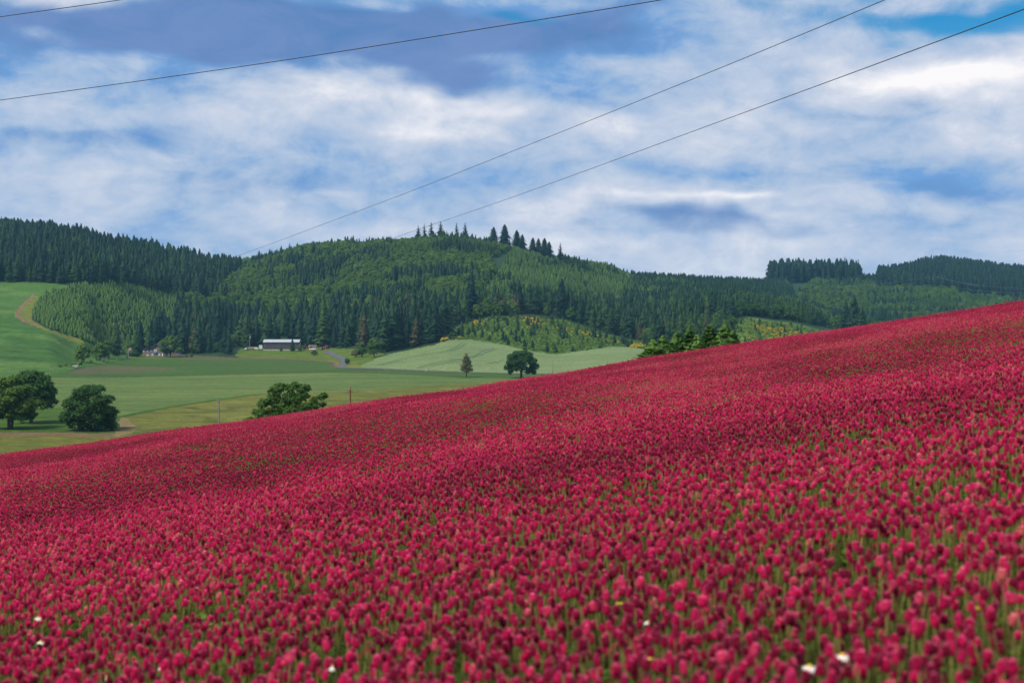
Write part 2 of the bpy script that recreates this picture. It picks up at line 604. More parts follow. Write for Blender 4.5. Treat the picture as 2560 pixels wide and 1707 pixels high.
M['soil'] = crop('field_soil', (.035, .045, .016), (.05, .06, .02), (.06, .05, .025), streak=(.8, .8), fine=6.0, patch=0.5)
M['hill'] = crop('forest_floor', (.018, .045, .02), (.026, .06, .022), (.03, .05, .02), streak=(.05, .05), fine=0.6)
M['clearing'] = crop('scrub_ground', (.055, .125, .016), (.085, .155, .022), (.11, .145, .025), streak=(.06, .06), fine=0.5, patch=.03, mottle=(.12, .12, .7))
M['olive'] = crop('ripening_grass', (0.137, 0.148, 0.026), (0.174, 0.176, 0.032), (0.067, 0.096, 0.017), streak=(.035, .085), fine=0.7, patch=.02, mottle=(.06, .05, .75))
M['mid'] = crop('young_cereal', (0.098, 0.153, 0.037), (0.137, 0.184, 0.048), (0.070, 0.124, 0.029), streak=(.006, .045), fine=0.5, patch=.008, mottle=(.02, .06, .45))
M['upper'] = crop('dark_cereal', (0.044, 0.105, 0.017), (0.055, 0.099, 0.017), (0.083, 0.105, 0.021), streak=(.003, .05), fine=0.3, patch=.014, mottle=(.008, .05, .5))
M['brown'] = crop('bare_soil', (.105, .090, .040), (.055, .095, .026), (.155, .115, .065), streak=(.010, .11), fine=0.5, patch=.05)
M['left'] = crop('hill_grass', (0.040, 0.108, 0.016), (0.071, 0.149, 0.025), (0.122, 0.196, 0.040), streak=(.012, .02), fine=0.35, patch=.012, mottle=(.03, .035, .55))
M['wheat'] = crop('pale_wheat', (0.157, 0.216, 0.085), (0.183, 0.241, 0.096), (0.133, 0.197, 0.073), streak=(.004, .03), fine=0.6, patch=.01, mottle=(.02, .03, .22))
M['bank'] = crop('bank_grass', (0.074, 0.135, 0.013), (0.109, 0.157, 0.018), (0.128, 0.130, 0.025), streak=(.08, .10), fine=0.6, patch=.05, mottle=(.12, .12, .7))
M['lawn'] = crop('dark_green_grass', (0.048, 0.107, 0.012), (0.074, 0.141, 0.015), (0.061, 0.112, 0.012), streak=(.05, .1), fine=0.7, patch=.04, mottle=(.08, .08, .6))  # grass of a darker green than the fields
M['straw'] = crop('straw_litter', (.30, .215, .10), (.20, .15, .06), (.12, .12, .04), streak=(.15, .25), fine=1.2, patch=.2, mottle=(.3, .2, .7))
M['track'] = crop('earth_track', (.20, .115, .06), (.24, .15, .09), (.13, .10, .05), streak=(.1, .2), fine=1.0, patch=.1)
M['verge'] = crop('dry_verge', (0.143, 0.171, 0.025), (0.171, 0.184, 0.032), (0.114, 0.149, 0.023), streak=(.1, .15), fine=0.8, patch=.06, mottle=(.1, .1, .6))
M['tar'] = worn('asphalt', (.085, .085, .095), 0.85, scale=0.4)
M['tram'] = worn('pressed_crop', (.075, .125, .05), 0.9, scale=0.5)

# ------------------------------------------------------------------ the land, cut into its fields
LAND = [  # (name, material, outline in photograph columns and rows of the ground, distance range)
    ('straw_patch', 'straw', [(296, 1055), (305, 1042), (318, 1046), (335, 1060), (346, 1070), (330, 1082), (292, 1090), (280, 1086), (300, 1074)], (230, 420)),
    ('farm_track', 'track', [(-500, 1082), (60, 1081), (160, 1080), (230, 1084), (285, 1082), (300, 1090), (230, 1093), (140, 1089), (60, 1090), (-500, 1093)], (230, 420)),
    ('meadow', 'lawn', [(-500, 1010), (60, 1018), (180, 1020), (297, 1042), (302, 1060), (285, 1084), (150, 1083), (-500, 1085)], (230, 480)),
    ('grass_field', 'olive', [(-900, 1085), (-500, 1085), (285, 1084), (300, 1042), (436, 1015), (640, 986), (820, 981), (1000, 969), (1180, 957), (1400, 950), (3200, 950), (3200, 1500), (-900, 1500)], (200, 640)),
    ('track_edge', 'track', [(83, 736), (56, 758), (37, 784), (38, 792), (60, 806), (100, 818), (104, 815), (62, 800), (44, 787), (62, 762), (88, 740)], (640, 1060)),
    ('grass_verge', 'verge', [(60, 804), (42, 787), (62, 762), (88, 740), (100, 742), (78, 775), (80, 800), (120, 822), (205, 850), (215, 862), (190, 858), (118, 828)], (640, 1060)),
    ('hill_pasture', 'left', [(-1500, 700), (0, 704), (120, 706), (180, 715), (100, 742), (80, 775), (80, 800), (120, 822), (205, 850), (260, 868), (330, 886), (300, 900), (240, 912), (190, 920), (165, 931), (120, 936), (60, 941), (-1500, 941)], (600, 1075)),
    ('ploughed_strip', 'brown', [(165, 931), (200, 921), (250, 915), (330, 916), (432, 920), (450, 923), (380, 929), (290, 934), (200, 937)], (600, 960)),
    ('soil_edge', 'brown', [(440, 893), (470, 888), (520, 890), (600, 894), (703, 895.5), (812, 901), (848, 907), (834, 919), (812, 916), (838, 908.5), (800, 905), (703, 900.5), (600, 900), (540, 901.5), (470, 900)], (600, 990)),
    ('lawn_grass', 'bank', [(300, 897), (325, 890), (345, 884), (480, 884), (450, 892), (436, 894.5), (350, 896.5)], (600, 990)),
    ('crop_field', 'upper', [(-900, 941), (60, 941), (114, 936), (169, 931), (231, 912), (321, 897.5), (436, 893), (540, 893), (703, 896), (812, 902), (848, 908), (835, 918), (950, 923), (1160, 931.5), (1700, 938), (1700, 948), (1166, 944), (1003, 935), (820, 931), (640, 935.5), (354, 943), (114, 944), (-900, 948)], (560, 990)),
    ('cereal_field', 'mid', [(-900, 948), (114, 944), (354, 943), (640, 935.5), (820, 931), (1003, 935), (1166, 944), (1700, 948), (3200, 948), (3200, 955), (1180, 957), (820, 981), (640, 986), (436, 1015), (297, 1042), (180, 1020), (60, 1018), (-900, 1010)], (300, 760)),
    ('wheat_field', 'wheat', [(897, 916), (962, 887), (1085, 862), (1110, 852), (1122, 845), (1180, 850), (1260, 862), (1320, 877), (1380, 886), (1392, 886), (1460, 876), (1530, 867), (1585, 868), (1640, 880), (1720, 900), (1720, 938), (1404, 933), (1270, 932), (1153, 928), (948, 920)], (560, 860)),
    ('roadside_grass', 'verge', [(835, 918), (850, 907), (870, 905), (890, 905), (897, 916), (948, 920), (1153, 928), (1404, 933), (1720, 938), (1720, 941), (1160, 932), (950, 923)], (560, 900)),
    ('grass_bank', 'bank', [(585, 888), (600, 872), (640, 869), (780, 869), (880, 872), (965, 885), (897, 917), (835, 918), (852, 906), (812, 902), (703, 896), (600, 894.5)], (600, 990)),
    ('scrub_clearing', 'clearing', [(1110, 852), (1122, 840), (1140, 815), (1230, 792), (1340, 788), (1420, 802), (1500, 832), (1560, 846), (1630, 858), (1650, 880), (1585, 870), (1530, 868), (1392, 888), (1320, 879), (1260, 864), (1180, 852)], (780, 1010)),
    ('gorse_slope', 'clearing', [(1815, 880), (1835, 800), (1860, 790), (1960, 800), (2080, 818), (2120, 835), (2120, 950), (1800, 950)], (700, 1010)),
]
tg = np.concatenate([np.linspace(-0.75, -0.375, 36)[:-1], np.linspace(-0.375, 0.375, 500), np.linspace(0.375, 0.75, 36)[1:]])
yg = np.concatenate([np.exp(np.linspace(math.log(56.0), math.log(260.0), 50))[:-1], np.exp(np.linspace(math.log(260.0), math.log(1100.0), 250))[:-1],
                     np.exp(np.linspace(math.log(1100.0), math.log(2500.0), 60))[:-1], np.exp(np.linspace(math.log(2500.0), math.log(5500.0), 20))])
GT, GY = np.meshgrid(tg, yg, indexing='ij')
GX = GT * GY
GZ = ground(GX, GY)
nt, ny = GT.shape
qc_t = 0.25 * (GT[:-1, :-1] + GT[1:, :-1] + GT[:-1, 1:] + GT[1:, 1:])
qc_y = 0.25 * (GY[:-1, :-1] + GY[1:, :-1] + GY[:-1, 1:] + GY[1:, 1:])
qc_z = 0.25 * (GZ[:-1, :-1] + GZ[1:, :-1] + GZ[:-1, 1:] + GZ[1:, 1:])
qu = CX + F * qc_t
qv = HV - F * qc_z / qc_y
region = np.full(qu.shape, -1)
for k, (nm, mt, poly, (ya, yb)) in enumerate(LAND):
    m = (region < 0) & (qc_y > ya) & (qc_y < yb) & inpoly(qu, qv, poly)
    region[m] = k
region[(region < 0) & (qc_y < 300)] = 3
ii, jj = np.meshgrid(np.arange(nt - 1), np.arange(ny - 1), indexing='ij')


def quads_object(name, mat, mask):
    i, j = ii[mask], jj[mask]
    q = np.stack([i * ny + j, (i + 1) * ny + j, (i + 1) * ny + j + 1, i * ny + j + 1], 1)
    used, inv = np.unique(q.ravel(), return_inverse=True)
    V = np.stack([GX.ravel()[used], GY.ravel()[used], GZ.ravel()[used]], 1)
    me = fast_mesh(name, V, [inv.reshape(-1, 4)], [mat], smooth=True)
    return tag(link(bpy.data.objects.new(name, me)), kind='structure')


for k, (nm, mt, poly, rg) in enumerate(LAND):
    if (region == k).any():
        quads_object(nm, M[mt], region == k)
quads_object('hills', M['hill'], region < 0)

# ground of the clover field, running on behind and beside the camera
xs = np.linspace(-60, 60, 121)
ys = np.concatenate([np.linspace(-60, 0, 31)[:-1], np.linspace(0, 56, 85)])
X2, Y2 = np.meshgrid(xs, ys, indexing='ij')
Z2 = ground(X2, Y2)
Z2[:, -1] -= 0.02
a, b = np.meshgrid(np.arange(len(xs) - 1), np.arange(len(ys) - 1), indexing='ij')
n2 = len(ys)
q = np.stack([a * n2 + b, (a + 1) * n2 + b, (a + 1) * n2 + b + 1, a * n2 + b + 1], -1).reshape(-1, 4)
me = fast_mesh('field_soil', np.stack([X2.ravel(), Y2.ravel(), Z2.ravel()], 1), [q], [M['soil']], smooth=True)
tag(link(bpy.data.objects.new('field_soil', me)), kind='structure')
# the country round about, out to the horizon
g = MB()
ring = [(math.cos(k * math.pi / 24), math.sin(k * math.pi / 24)) for k in range(48)]
radii = [70, 400, 2000, 6000]
vs = [(c * r_, s * r_, -75.0) for r_ in radii for c, s in ring]
fs = [(i * 48 + k, i * 48 + (k + 1) % 48, (i + 1) * 48 + (k + 1) % 48, (i + 1) * 48 + k) for i in range(3) for k in range(48)]
fs.append(tuple(range(47, -1, -1)))
g.add(vs, fs)
tag(g.build('ground', M['lawn']), kind='structure')


def draped(name, mat, pts, width, lift=0.06, y0=400.0):
    """A strip of given width laid over the land along a line of photograph pixels."""
    P = [at(u, v, y0) for u, v in pts]
    fine = []
    for p0, p1 in zip(P[:-1], P[1:]):
        for k in range(6):
            fine.append(p0.lerp(p1, k / 6))
    fine.append(P[-1])
    sm = [fine[0]] + [(fine[i - 1] + fine[i] * 2 + fine[i + 1]) / 4 for i in range(1, len(fine) - 1)] + [fine[-1]]
    vs = []
    for i, p in enumerate(sm):
        d = sm[min(i + 1, len(sm) - 1)] - sm[max(i - 1, 0)]
        nrm = Vector((-d.y, d.x, 0)).normalized() * width / 2
        for s in (-1, 0, 1):
            qx, qy = p.x + nrm.x * s, p.y + nrm.y * s
            vs.append((qx, qy, float(ground(qx, qy)) + lift))
    fs = []
    for i in range(len(sm) - 1):
        for s in range(2):
            k = i * 3 + s
            fs.append((k, k + 1, k + 4, k + 3))
    o = MB().add(vs, fs).build(name, mat)
    return tag(o, kind='structure')


draped('road', M['tar'], [(815, 878), (826, 884), (842, 890), (856, 896), (864, 902), (863, 908), (857, 914), (850, 917.5), (856, 919.5), (900, 921), (948, 922.5), (1050, 927), (1153, 930.5), (1270, 934), (1400, 935.5)], 4.2, 0.12)
draped('field_margin', M['brown'], [(420, 941), (540, 937), (640, 935.5), (820, 931.5), (900, 933), (1003, 935.5), (1090, 940), (1166, 944.5)], 2.2, 0.05)
draped('field_margin', M['lawn'], [(297, 1043), (360, 1030), (436, 1015.5), (540, 1000), (640, 986), (700, 983)], 2.6, 0.05, 250)
draped('field_margin', M['track'], [(540, 897), (640, 895), (703, 896.5), (770, 899), (825, 903), (846, 908), (838, 914)], 2.4, 0.07)
for pts in ([(940, 914), (975, 905), (1010, 894), (1060, 886), (1110, 879), (1140, 869), (1155, 857)],
            [(952, 914), (990, 904), (1020, 896), (1065, 888), (1115, 881), (1148, 871), (1164, 859)],
            [(1040, 920), (1075, 909), (1110, 902), (1160, 897), (1190, 888), (1210, 876), (1236, 870)],
            [(1050, 920), (1085, 911), (1115, 905), (1165, 898), (1196, 890), (1222, 878), (1246, 871)],
            [(1080, 916), (1120, 907), (1180, 904)], [(1215, 910), (1240, 905), (1258, 901)]):
    draped('tyre_track', M['tram'], pts, 0.9, 0.08)


# ------------------------------------------------------------------ plants: shapes
def conifer_parts(r, nw=24, nb=9, rad=0.17, z0=0.04, pw=0.85, droop=0.35, sparse=0.0, core=0.5):
    """A fir one unit tall: drooping roof-shaped sprays in whorls round a trunk. Returns (crown V, F), (trunk V, F)."""
    V, Fc = [], []
    for k in range(nw):
        s = (k + 0.5 + r.uniform(-.3, .3)) / nw
        z = z0 + (0.985 - z0) * s
        rr = rad * (max(0.0, 1 - s) ** pw) * (min(1.0, 0.62 + s * 3.0)) * r.uniform(.78, 1.18) + 0.008
        n = max(4, int(round(nb * (1 - 0.45 * s))))
        a0 = r.uniform(0, 6.28)
        for j in range(n):
            if r.random() < sparse:
                continue
            an = a0 + 6.283 * j / n + r.uniform(-.3, .3)
            L = rr * r.uniform(.68, 1.2)
            dx, dy = math.cos(an), math.sin(an)
            wd = L * r.uniform(.34, .52)
            zz = z + r.uniform(-.5, .5) / nw
            dr = droop * L * r.uniform(.6, 1.5) * (1.15 - 0.9 * s)
            b = len(V)
            V += [(0, 0, zz + .10 * L), (dx * L * .58 - dy * wd, dy * L * .58 + dx * wd, zz - dr * .75), (dx * L * .58 + dy * wd, dy * L * .58 - dx * wd, zz - dr * .75),
                  (dx * L, dy * L, zz - dr), (dx * L * .6, dy * L * .6, zz - dr * .2), (dx * L * .45, dy * L * .45, zz - dr * .6 - L * .32)]
            Fc += [(b, b + 1, b + 4), (b + 1, b + 3, b + 4), (b + 4, b + 3, b + 2), (b, b + 4, b + 2), (b + 1, b + 5, b + 2)]
    if core > 0:
        b = len(V)
        nseg = 7
        for (zc, rc) in ((z0 + .02, rad * core * .7), (z0 + .15, rad * core), (.55, rad * core * .52), (.97, .004)):
            for k in range(nseg):
                a = 6.283 * k / nseg + zc * 3
                V.append((math.cos(a) * rc * r.uniform(.8, 1.1), math.sin(a) * rc * r.uniform(.8, 1.1), zc))
        for i in range(3):
            for k in range(nseg):
                p0, p1 = b + i * nseg + k, b + i * nseg + (k + 1) % nseg
                Fc += [(p0, p1, p1 + nseg), (p0, p1 + nseg, p0 + nseg)]
    T, Ft = [], []
    for (zc, rc) in ((-.05, .0135), (.02, .0115), (.5, .006), (.97, .001)):
        for k in range(6):
            T.append((math.cos(k * 1.0472) * rc, math.sin(k * 1.0472) * rc, zc))
    for i in range(3):
        for k in range(6):
            p0, p1 = i * 6 + k, i * 6 + (k + 1) % 6
            Ft += [(p0, p1, p1 + 6), (p0, p1 + 6, p0 + 6)]
    return (np.array(V), np.array(Fc)), (np.array(T), np.array(Ft))


def skirt_fir(r, layers=10, seg=15, rad=.2, pw=.8, z0=.03, ragged=.55, sprays=170):
    """A dense fir one unit tall: overlapping ragged skirts of boughs round the trunk, loose spray tips outside."""
    V, Fc = [], []
    off = r.uniform(0, 6.28)
    for k in range(layers):
        s0 = k / layers
        zb = z0 + (.97 - z0) * s0 + r.uniform(-.2, .2) / layers
        rb = rad * max(.02, 1 - s0) ** pw * min(1.0, .72 + s0 * 2.2) * r.uniform(.86, 1.14)
        zt = min(1.0, zb + (1.9 + .7 * s0) / layers)
        rt = rb * .22 if k < layers - 1 else .002
        b = len(V)
        n = max(7, int(seg * (1 - .45 * s0)))
        lean = (r.uniform(-.12, .12) * rb, r.uniform(-.12, .12) * rb)
        for j in range(n):
            a = 6.283 * j / n + off + k * 1.3 + r.uniform(-.12, .12)
            q = rb * ((1.12 if j % 2 else .80) + r.uniform(-ragged, ragged) * .6)
            V.append((math.cos(a) * q + lean[0], math.sin(a) * q + lean[1], zb - (0.0 if j % 2 else -.018) + r.uniform(-.35, .35) / layers * ragged * 2))
        for j in range(n):
            a = 6.283 * j / n + off + k * 1.3
            q = rb * (.62 + r.uniform(-.14, .14))
            V.append((math.cos(a) * q + lean[0], math.sin(a) * q + lean[1], zb + (zt - zb) * (.34 + r.uniform(-.10, .10))))
        for j in range(n):
            a = 6.283 * j / n + off + k * 1.3
            V.append((math.cos(a) * rt, math.sin(a) * rt, zt))
        for j in range(n):
            j2 = (j + 1) % n
            for o in (0, n):
                Fc += [(b + o + j, b + o + j2, b + o + n + j2), (b + o + j, b + o + n + j2, b + o + n + j)]
    for k in range(sprays):
        s0 = r.uniform(.02, .93)
        z = z0 + (.95 - z0) * s0
        rb = rad * (1 - s0) ** pw * min(1.0, .72 + s0 * 2.2)
        a = r.uniform(0, 6.28)
        c, sn = math.cos(a), math.sin(a)
        L = max(.012, rb * r.uniform(.25, .5))
        b = len(V)
        q = rb * r.uniform(.75, .95)
        V += [(c * q, sn * q, z + .012), (c * (q + L * .5) - sn * L * .3, sn * (q + L * .5) + c * L * .3, z), (c * (q + L), sn * (q + L), z - L * r.uniform(-.15, .35)), (c * (q + L * .5) + sn * L * .3, sn * (q + L * .5) - c * L * .3, z)]
        Fc += [(b, b + 1, b + 2), (b, b + 2, b + 3)]
    T, Ft = [], []
    for (zc, rc) in ((-.05, .0135), (.02, .0115), (.5, .006), (.97, .001)):
        for k in range(6):
            T.append((math.cos(k * 1.0472) * rc, math.sin(k * 1.0472) * rc, zc))
    for i in range(3):
        for k in range(6):
            p0, p1 = i * 6 + k, i * 6 + (k + 1) % 6
            Ft += [(p0, p1, p1 + 6), (p0, p1 + 6, p0 + 6)]
    return (np.array(V), np.array(Fc)), (np.array(T), np.array(Ft))


def leaf_cards(r, C, rad, n, size, squash=0.8, shell=0.45, upness=0.5):
    """n folded leaf sprays spread through the outer part of blobs C with radii rad."""
    C = np.asarray(C, float)
    rad = np.asarray(rad, float)
    pr = rad ** 2 / np.sum(rad ** 2)
    idx = r.choice(len(C), n, p=pr)
    d = r.normal(size=(n, 3))
    d /= np.linalg.norm(d, axis=1)[:, None]
    d[:, 2] = np.where(r.random(n) < 0.62, np.abs(d[:, 2]), d[:, 2])
    rr = (shell + (1 - shell) * r.random(n) ** 0.6) * r.uniform(.88, 1.12, n)
    P = C[idx] + d * (rad[idx] * rr)[:, None] * np.array([1, 1, squash])
    nr = d + r.normal(scale=.55, size=(n, 3))
    nr[:, 2] += upness
    nr /= np.linalg.norm(nr, axis=1)[:, None]
    tmp = r.normal(size=(n, 3))
    a = np.cross(nr, tmp)
    a /= np.linalg.norm(a, axis=1)[:, None]
    b = np.cross(nr, a)
    s = size * r.uniform(.55, 1.3, n)[:, None]
    v0 = P - a * s * .62
    v1 = P + b * s * r.uniform(.25, .55, n)[:, None] - nr * s * .18
    v2 = P + a * s * .62
    v3 = P - b * s * r.uniform(.25, .55, n)[:, None] - nr * s * .18
    V = np.stack([v0, v1, v2, v3], 1).reshape(-1, 3)
    k = np.arange(n)[:, None] * 4
    Fq = np.concatenate([k + np.array([[0, 1, 2]]), k + np.array([[0, 2, 3]])])
    return V, Fq


def broad_parts(r, n=1100, wide=0.42, base=0.16, lobes=11, size=0.085):
    """A broadleaf tree one unit tall. Returns (crown), (trunk with limbs)."""
    C, Rd = [], []
    for k in range(lobes):
        a = 2.4 * k + r.uniform(-.4, .4)
        f = math.sqrt((k + .5) / lobes)
        z = base + (0.86 - base) * (1 - 0.75 * f * f) * r.uniform(.8, 1.0) - .04
        z = max(z, base + .10)
        C.append((math.cos(a) * f * wide * .68, math.sin(a) * f * wide * .68, z))
        Rd.append(r.uniform(.13, .20) * (wide / .42) ** .5)
    C.append((0, 0, .5))
    Rd.append(.26)
    crown = leaf_cards(r, C, Rd, n, size)
    m = MB()
    m.tube([(0, 0, -.06), (.005, 0, .05), (.0, .01, base + .1), (0, 0, .55)], [.030, .024, .018, .006], 7)
    for c in C[:5]:
        m.tube([(0, 0, base), (c[0] * .5, c[1] * .5, (base + c[2]) / 2), (c[0] * .9, c[1] * .9, c[2])], [.014, .009, .003], 5)
    T = np.array(m.v)
    Ft = [[f[0], f[i], f[i + 1]] for f in m.f for i in range(1, len(f) - 1)]
    return crown, (T, np.array(Ft))


def tipped(me, tips):
    if np.any(tips):
        me.attributes.new('tip', 'FLOAT', 'POINT').data.foreach_set('value', np.asarray(tips, np.float32))
    return me


def joined(name, parts, mats):
    V, Fs, mi, b = [], [], [], 0
    tips = [q[2] if len(q) > 2 else np.zeros(len(q[0])) for q in parts]
    for k, (v, f) in enumerate([q[:2] for q in parts]):
        V.append(v)
        Fs.append(f + b)
        mi += [k] * len(f)
        b += len(v)
    return tipped(fast_mesh(name, np.concatenate(V), [np.concatenate(Fs)], mats, mi), np.concatenate(tips))


class Kind:
    """One kind of plant: a few shapes, each as crown mesh, trunk mesh and the two joined."""

    def __init__(self, name, shapes, mats, partnames=('crown', 'trunk')):
        self.name, self.pn = name, partnames
        self.crown = [fast_mesh(name + '_crown', s[0][0], [s[0][1]], [mats[0]]) for s in shapes]
        self.trunk = [fast_mesh(name + '_trunk', s[1][0], [s[1][1]], [mats[1]]) for s in shapes]
        self.coll = bpy.data.collections.new(name + '_shapes')
        self.n = len(shapes)
        for i, s in enumerate(shapes):
            o = bpy.data.objects.new('%s_shape_%02d' % (name, i), joined(name, s, mats))
            self.coll.objects.link(o)


r_ = np.random.default_rng(5)
KINDS = {
    'fir': Kind('fir_tree', [skirt_fir(r_, layers=l, rad=q, pw=p) for l, q, p in
                             ((10, .20, .58), (11, .185, .64), (9, .225, .55), (12, .17, .56), (10, .24, .62), (11, .19, .7), (9, .21, .5))], [M['needle'], M['bark']]),
    'lone': Kind('tall_fir', [conifer_parts(r_, nw=24, nb=7, rad=q, pw=.62, droop=.45, sparse=.28, z0=.10, core=.28) for q in (.15, .17, .13)], [M['needle'], M['bark']]),
    'young': Kind('young_fir', [skirt_fir(r_, layers=l, seg=12, rad=q, pw=p, z0=.01, sprays=70) for l, q, p in ((7, .30, .66), (8, .28, .6), (7, .33, .7), (8, .31, .56), (6, .29, .62))], [M['needle'], M['bark']]),
    'broad': Kind('broadleaf_tree', [broad_parts(r_, 1500, wd, bs, lb, .075) for wd, bs, lb in ((.40, .10, 11), (.46, .08, 13), (.34, .10, 9), (.42, .06, 12))], [M['leaf'], M['bark']]),
}


def bush_shape(r, n, size):
    C = [(r.uniform(-.3, .3), r.uniform(-.3, .3), r.uniform(.25, .62)) for _ in range(6)]
    crown = leaf_cards(r, C, [r.uniform(.2, .36) for _ in C], n, size, squash=.9)
    m = MB()
    for k in range(5):
        m.tube([(0, 0, -.1), (C[k][0] * .6, C[k][1] * .6, .3), C[k]], [.03, .02, .008], 4)
    return crown, (np.array(m.v), np.array([[f[0], f[i], f[i + 1]] for f in m.f for i in range(1, len(f) - 1)]))


KINDS['gorse'] = Kind('gorse_bush', [bush_shape(r_, 260, .22) for _ in range(4)], [M['gorse'], M['bark']], ('foliage', 'stems'))
KINDS['shrub'] = Kind('shrub', [bush_shape(r_, 300, .20) for _ in range(4)], [M['shrub'], M['bark']], ('foliage', 'stems'))


# ------------------------------------------------------------------ plants: scattering
def scatter_group(name):
    """Geometry nodes that put the shapes of one collection on the vertices of a mesh."""
    ng = bpy.data.node_groups.new(name, 'GeometryNodeTree')
    ng.interface.new_socket('Geometry', in_out='INPUT', socket_type='NodeSocketGeometry')
    ng.interface.new_socket('Shapes', in_out='INPUT', socket_type='NodeSocketCollection')
    ng.interface.new_socket('Geometry', in_out='OUTPUT', socket_type='NodeSocketGeometry')
    n = ng.nodes
    gi, go = n.new('NodeGroupInput'), n.new('NodeGroupOutput')
    ci = n.new('GeometryNodeCollectionInfo')
    ci.inputs['Separate Children'].default_value = True
    ci.inputs['Reset Children'].default_value = True
    iop = n.new('GeometryNodeInstanceOnPoints')
    iop.inputs['Pick Instance'].default_value = True

    def attr(nm, dt):
        a = n.new('GeometryNodeInputNamedAttribute')
        a.data_type = dt
        a.inputs['Name'].default_value = nm
        return a.outputs['Attribute']
    L = ng.links.new
    L(gi.outputs[0], iop.inputs['Points'])
    L(gi.outputs[1], ci.inputs['Collection'])
    L(ci.outputs[0], iop.inputs['Instance'])
    L(attr('pick', 'INT'), iop.inputs['Instance Index'])
    L(attr('spin', 'FLOAT_VECTOR'), iop.inputs['Rotation'])
    L(attr('size', 'FLOAT_VECTOR'), iop.inputs['Scale'])
    L(iop.outputs[0], go.inputs[0])
    return ng


SCATTER = scatter_group('scatter')


def scatter(name, coll, P, spin, size, pick, tint, label=None):
    me = bpy.data.meshes.new(name)
    P = np.asarray(P, np.float32)
    me.vertices.add(len(P))
    me.vertices.foreach_set('co', P.ravel())
    for nm, ty, dat in (('spin', 'FLOAT_VECTOR', spin), ('size', 'FLOAT_VECTOR', size), ('pick', 'INT', pick), ('tint', 'FLOAT', tint)):
        a = me.attributes.new(nm, ty, 'POINT')
        dat = np.asarray(dat, np.int32 if ty == 'INT' else np.float32)
        a.data.foreach_set('value' if ty != 'FLOAT_VECTOR' else 'vector', dat.ravel())
    o = link(bpy.data.objects.new(name, me))
    md = o.modifiers.new('scatter', 'NODES')
    md.node_group = SCATTER
    for it in SCATTER.interface.items_tree:
        if it.name == 'Shapes':
            md[it.identifier] = coll
    return tag(o, label, kind='stuff')


TREES = []   # x, y, z, height, width factor, kind, shape, tint, turn, stand
STANDS = []


def stand(label, group, poly, yr, gap, mix, edge=None, sd=0):
    """Plants trees at about the given gap inside an outline of the ground. mix: (share, kind, (h0, h1), (tint0, tint1))."""
    r = np.random.default_rng(100 + len(STANDS) + sd)
    STANDS.append((label, group))
    si = len(STANDS) - 1
    us = [p[0] for p in poly]
    t0, t1 = float(TX(min(us))), float(TX(max(us)))
    xa, xb = min(t0 * yr[0], t0 * yr[1]), max(t1 * yr[0], t1 * yr[1])
    gx, gy_ = np.meshgrid(np.arange(xa, xb, gap), np.arange(yr[0], yr[1], gap))
    x = (gx + r.uniform(-.48, .48, gx.shape) * gap).ravel()
    y = (gy_ + r.uniform(-.48, .48, gx.shape) * gap).ravel()
    z = ground(x, y)
    u, v = CX + F * x / y, HV - F * z / y
    k = inpoly(u, v, poly) & (u > -90) & (u < 2650)
    x, y, z = x[k], y[k], z[k]
    pr = np.array([m[0] for m in mix], float)
    # neighbours tend to be of one kind
    nz = fnoise(x / 45.0 + si * 7.7, y / 45.0 + 3.3, 2) + r.normal(scale=.09, size=len(x))
    order = np.argsort(np.argsort(nz)) / max(1, len(x))
    cum = np.cumsum(pr) / pr.sum()
    ki = np.searchsorted(cum, np.clip(order, 0, .9999))
    tn = fnoise(x / 30.0 + 11, y / 30.0 + si, 2)
    for a in range(len(x)):
        _, kd, hr, tr = mix[ki[a]]
        h = r.uniform(*hr)
        tint = tr[0] + (tr[1] - tr[0]) * min(1, max(0, 0.5 * r.random() + 0.9 * (tn[a] - .22)))
        TREES.append((x[a], y[a], z[a] - .1, h, r.uniform(.85, 1.2), kd, r.integers(KINDS[kd].n), tint, r.uniform(0, 6.28), si))


def plant(u, v, h, kd, tint, label, group, y=None, wf=1.0, sh=None, top=None):
    """One particular tree at a photograph pixel of its foot (or at a known distance)."""
    p = on(u, y) if y else at(u, v)
    if y and abs(HV - F * p.z / p.y - v) > 9:
        p = at(u, v, 500)
    if top is not None:
        h = float(TZ(top)) * p.y - p.z
        if h < 1.0:
            print('low plant', label, round(h, 2), round(p.y))
    STANDS.append((label, group))
    TREES.append((p.x, p.y, p.z - .05, h, wf, kd, (len(TREES) * 7 + 3) % KINDS[kd].n if sh is None else sh, tint, random.uniform(0, 6.28), len(STANDS) - 1))


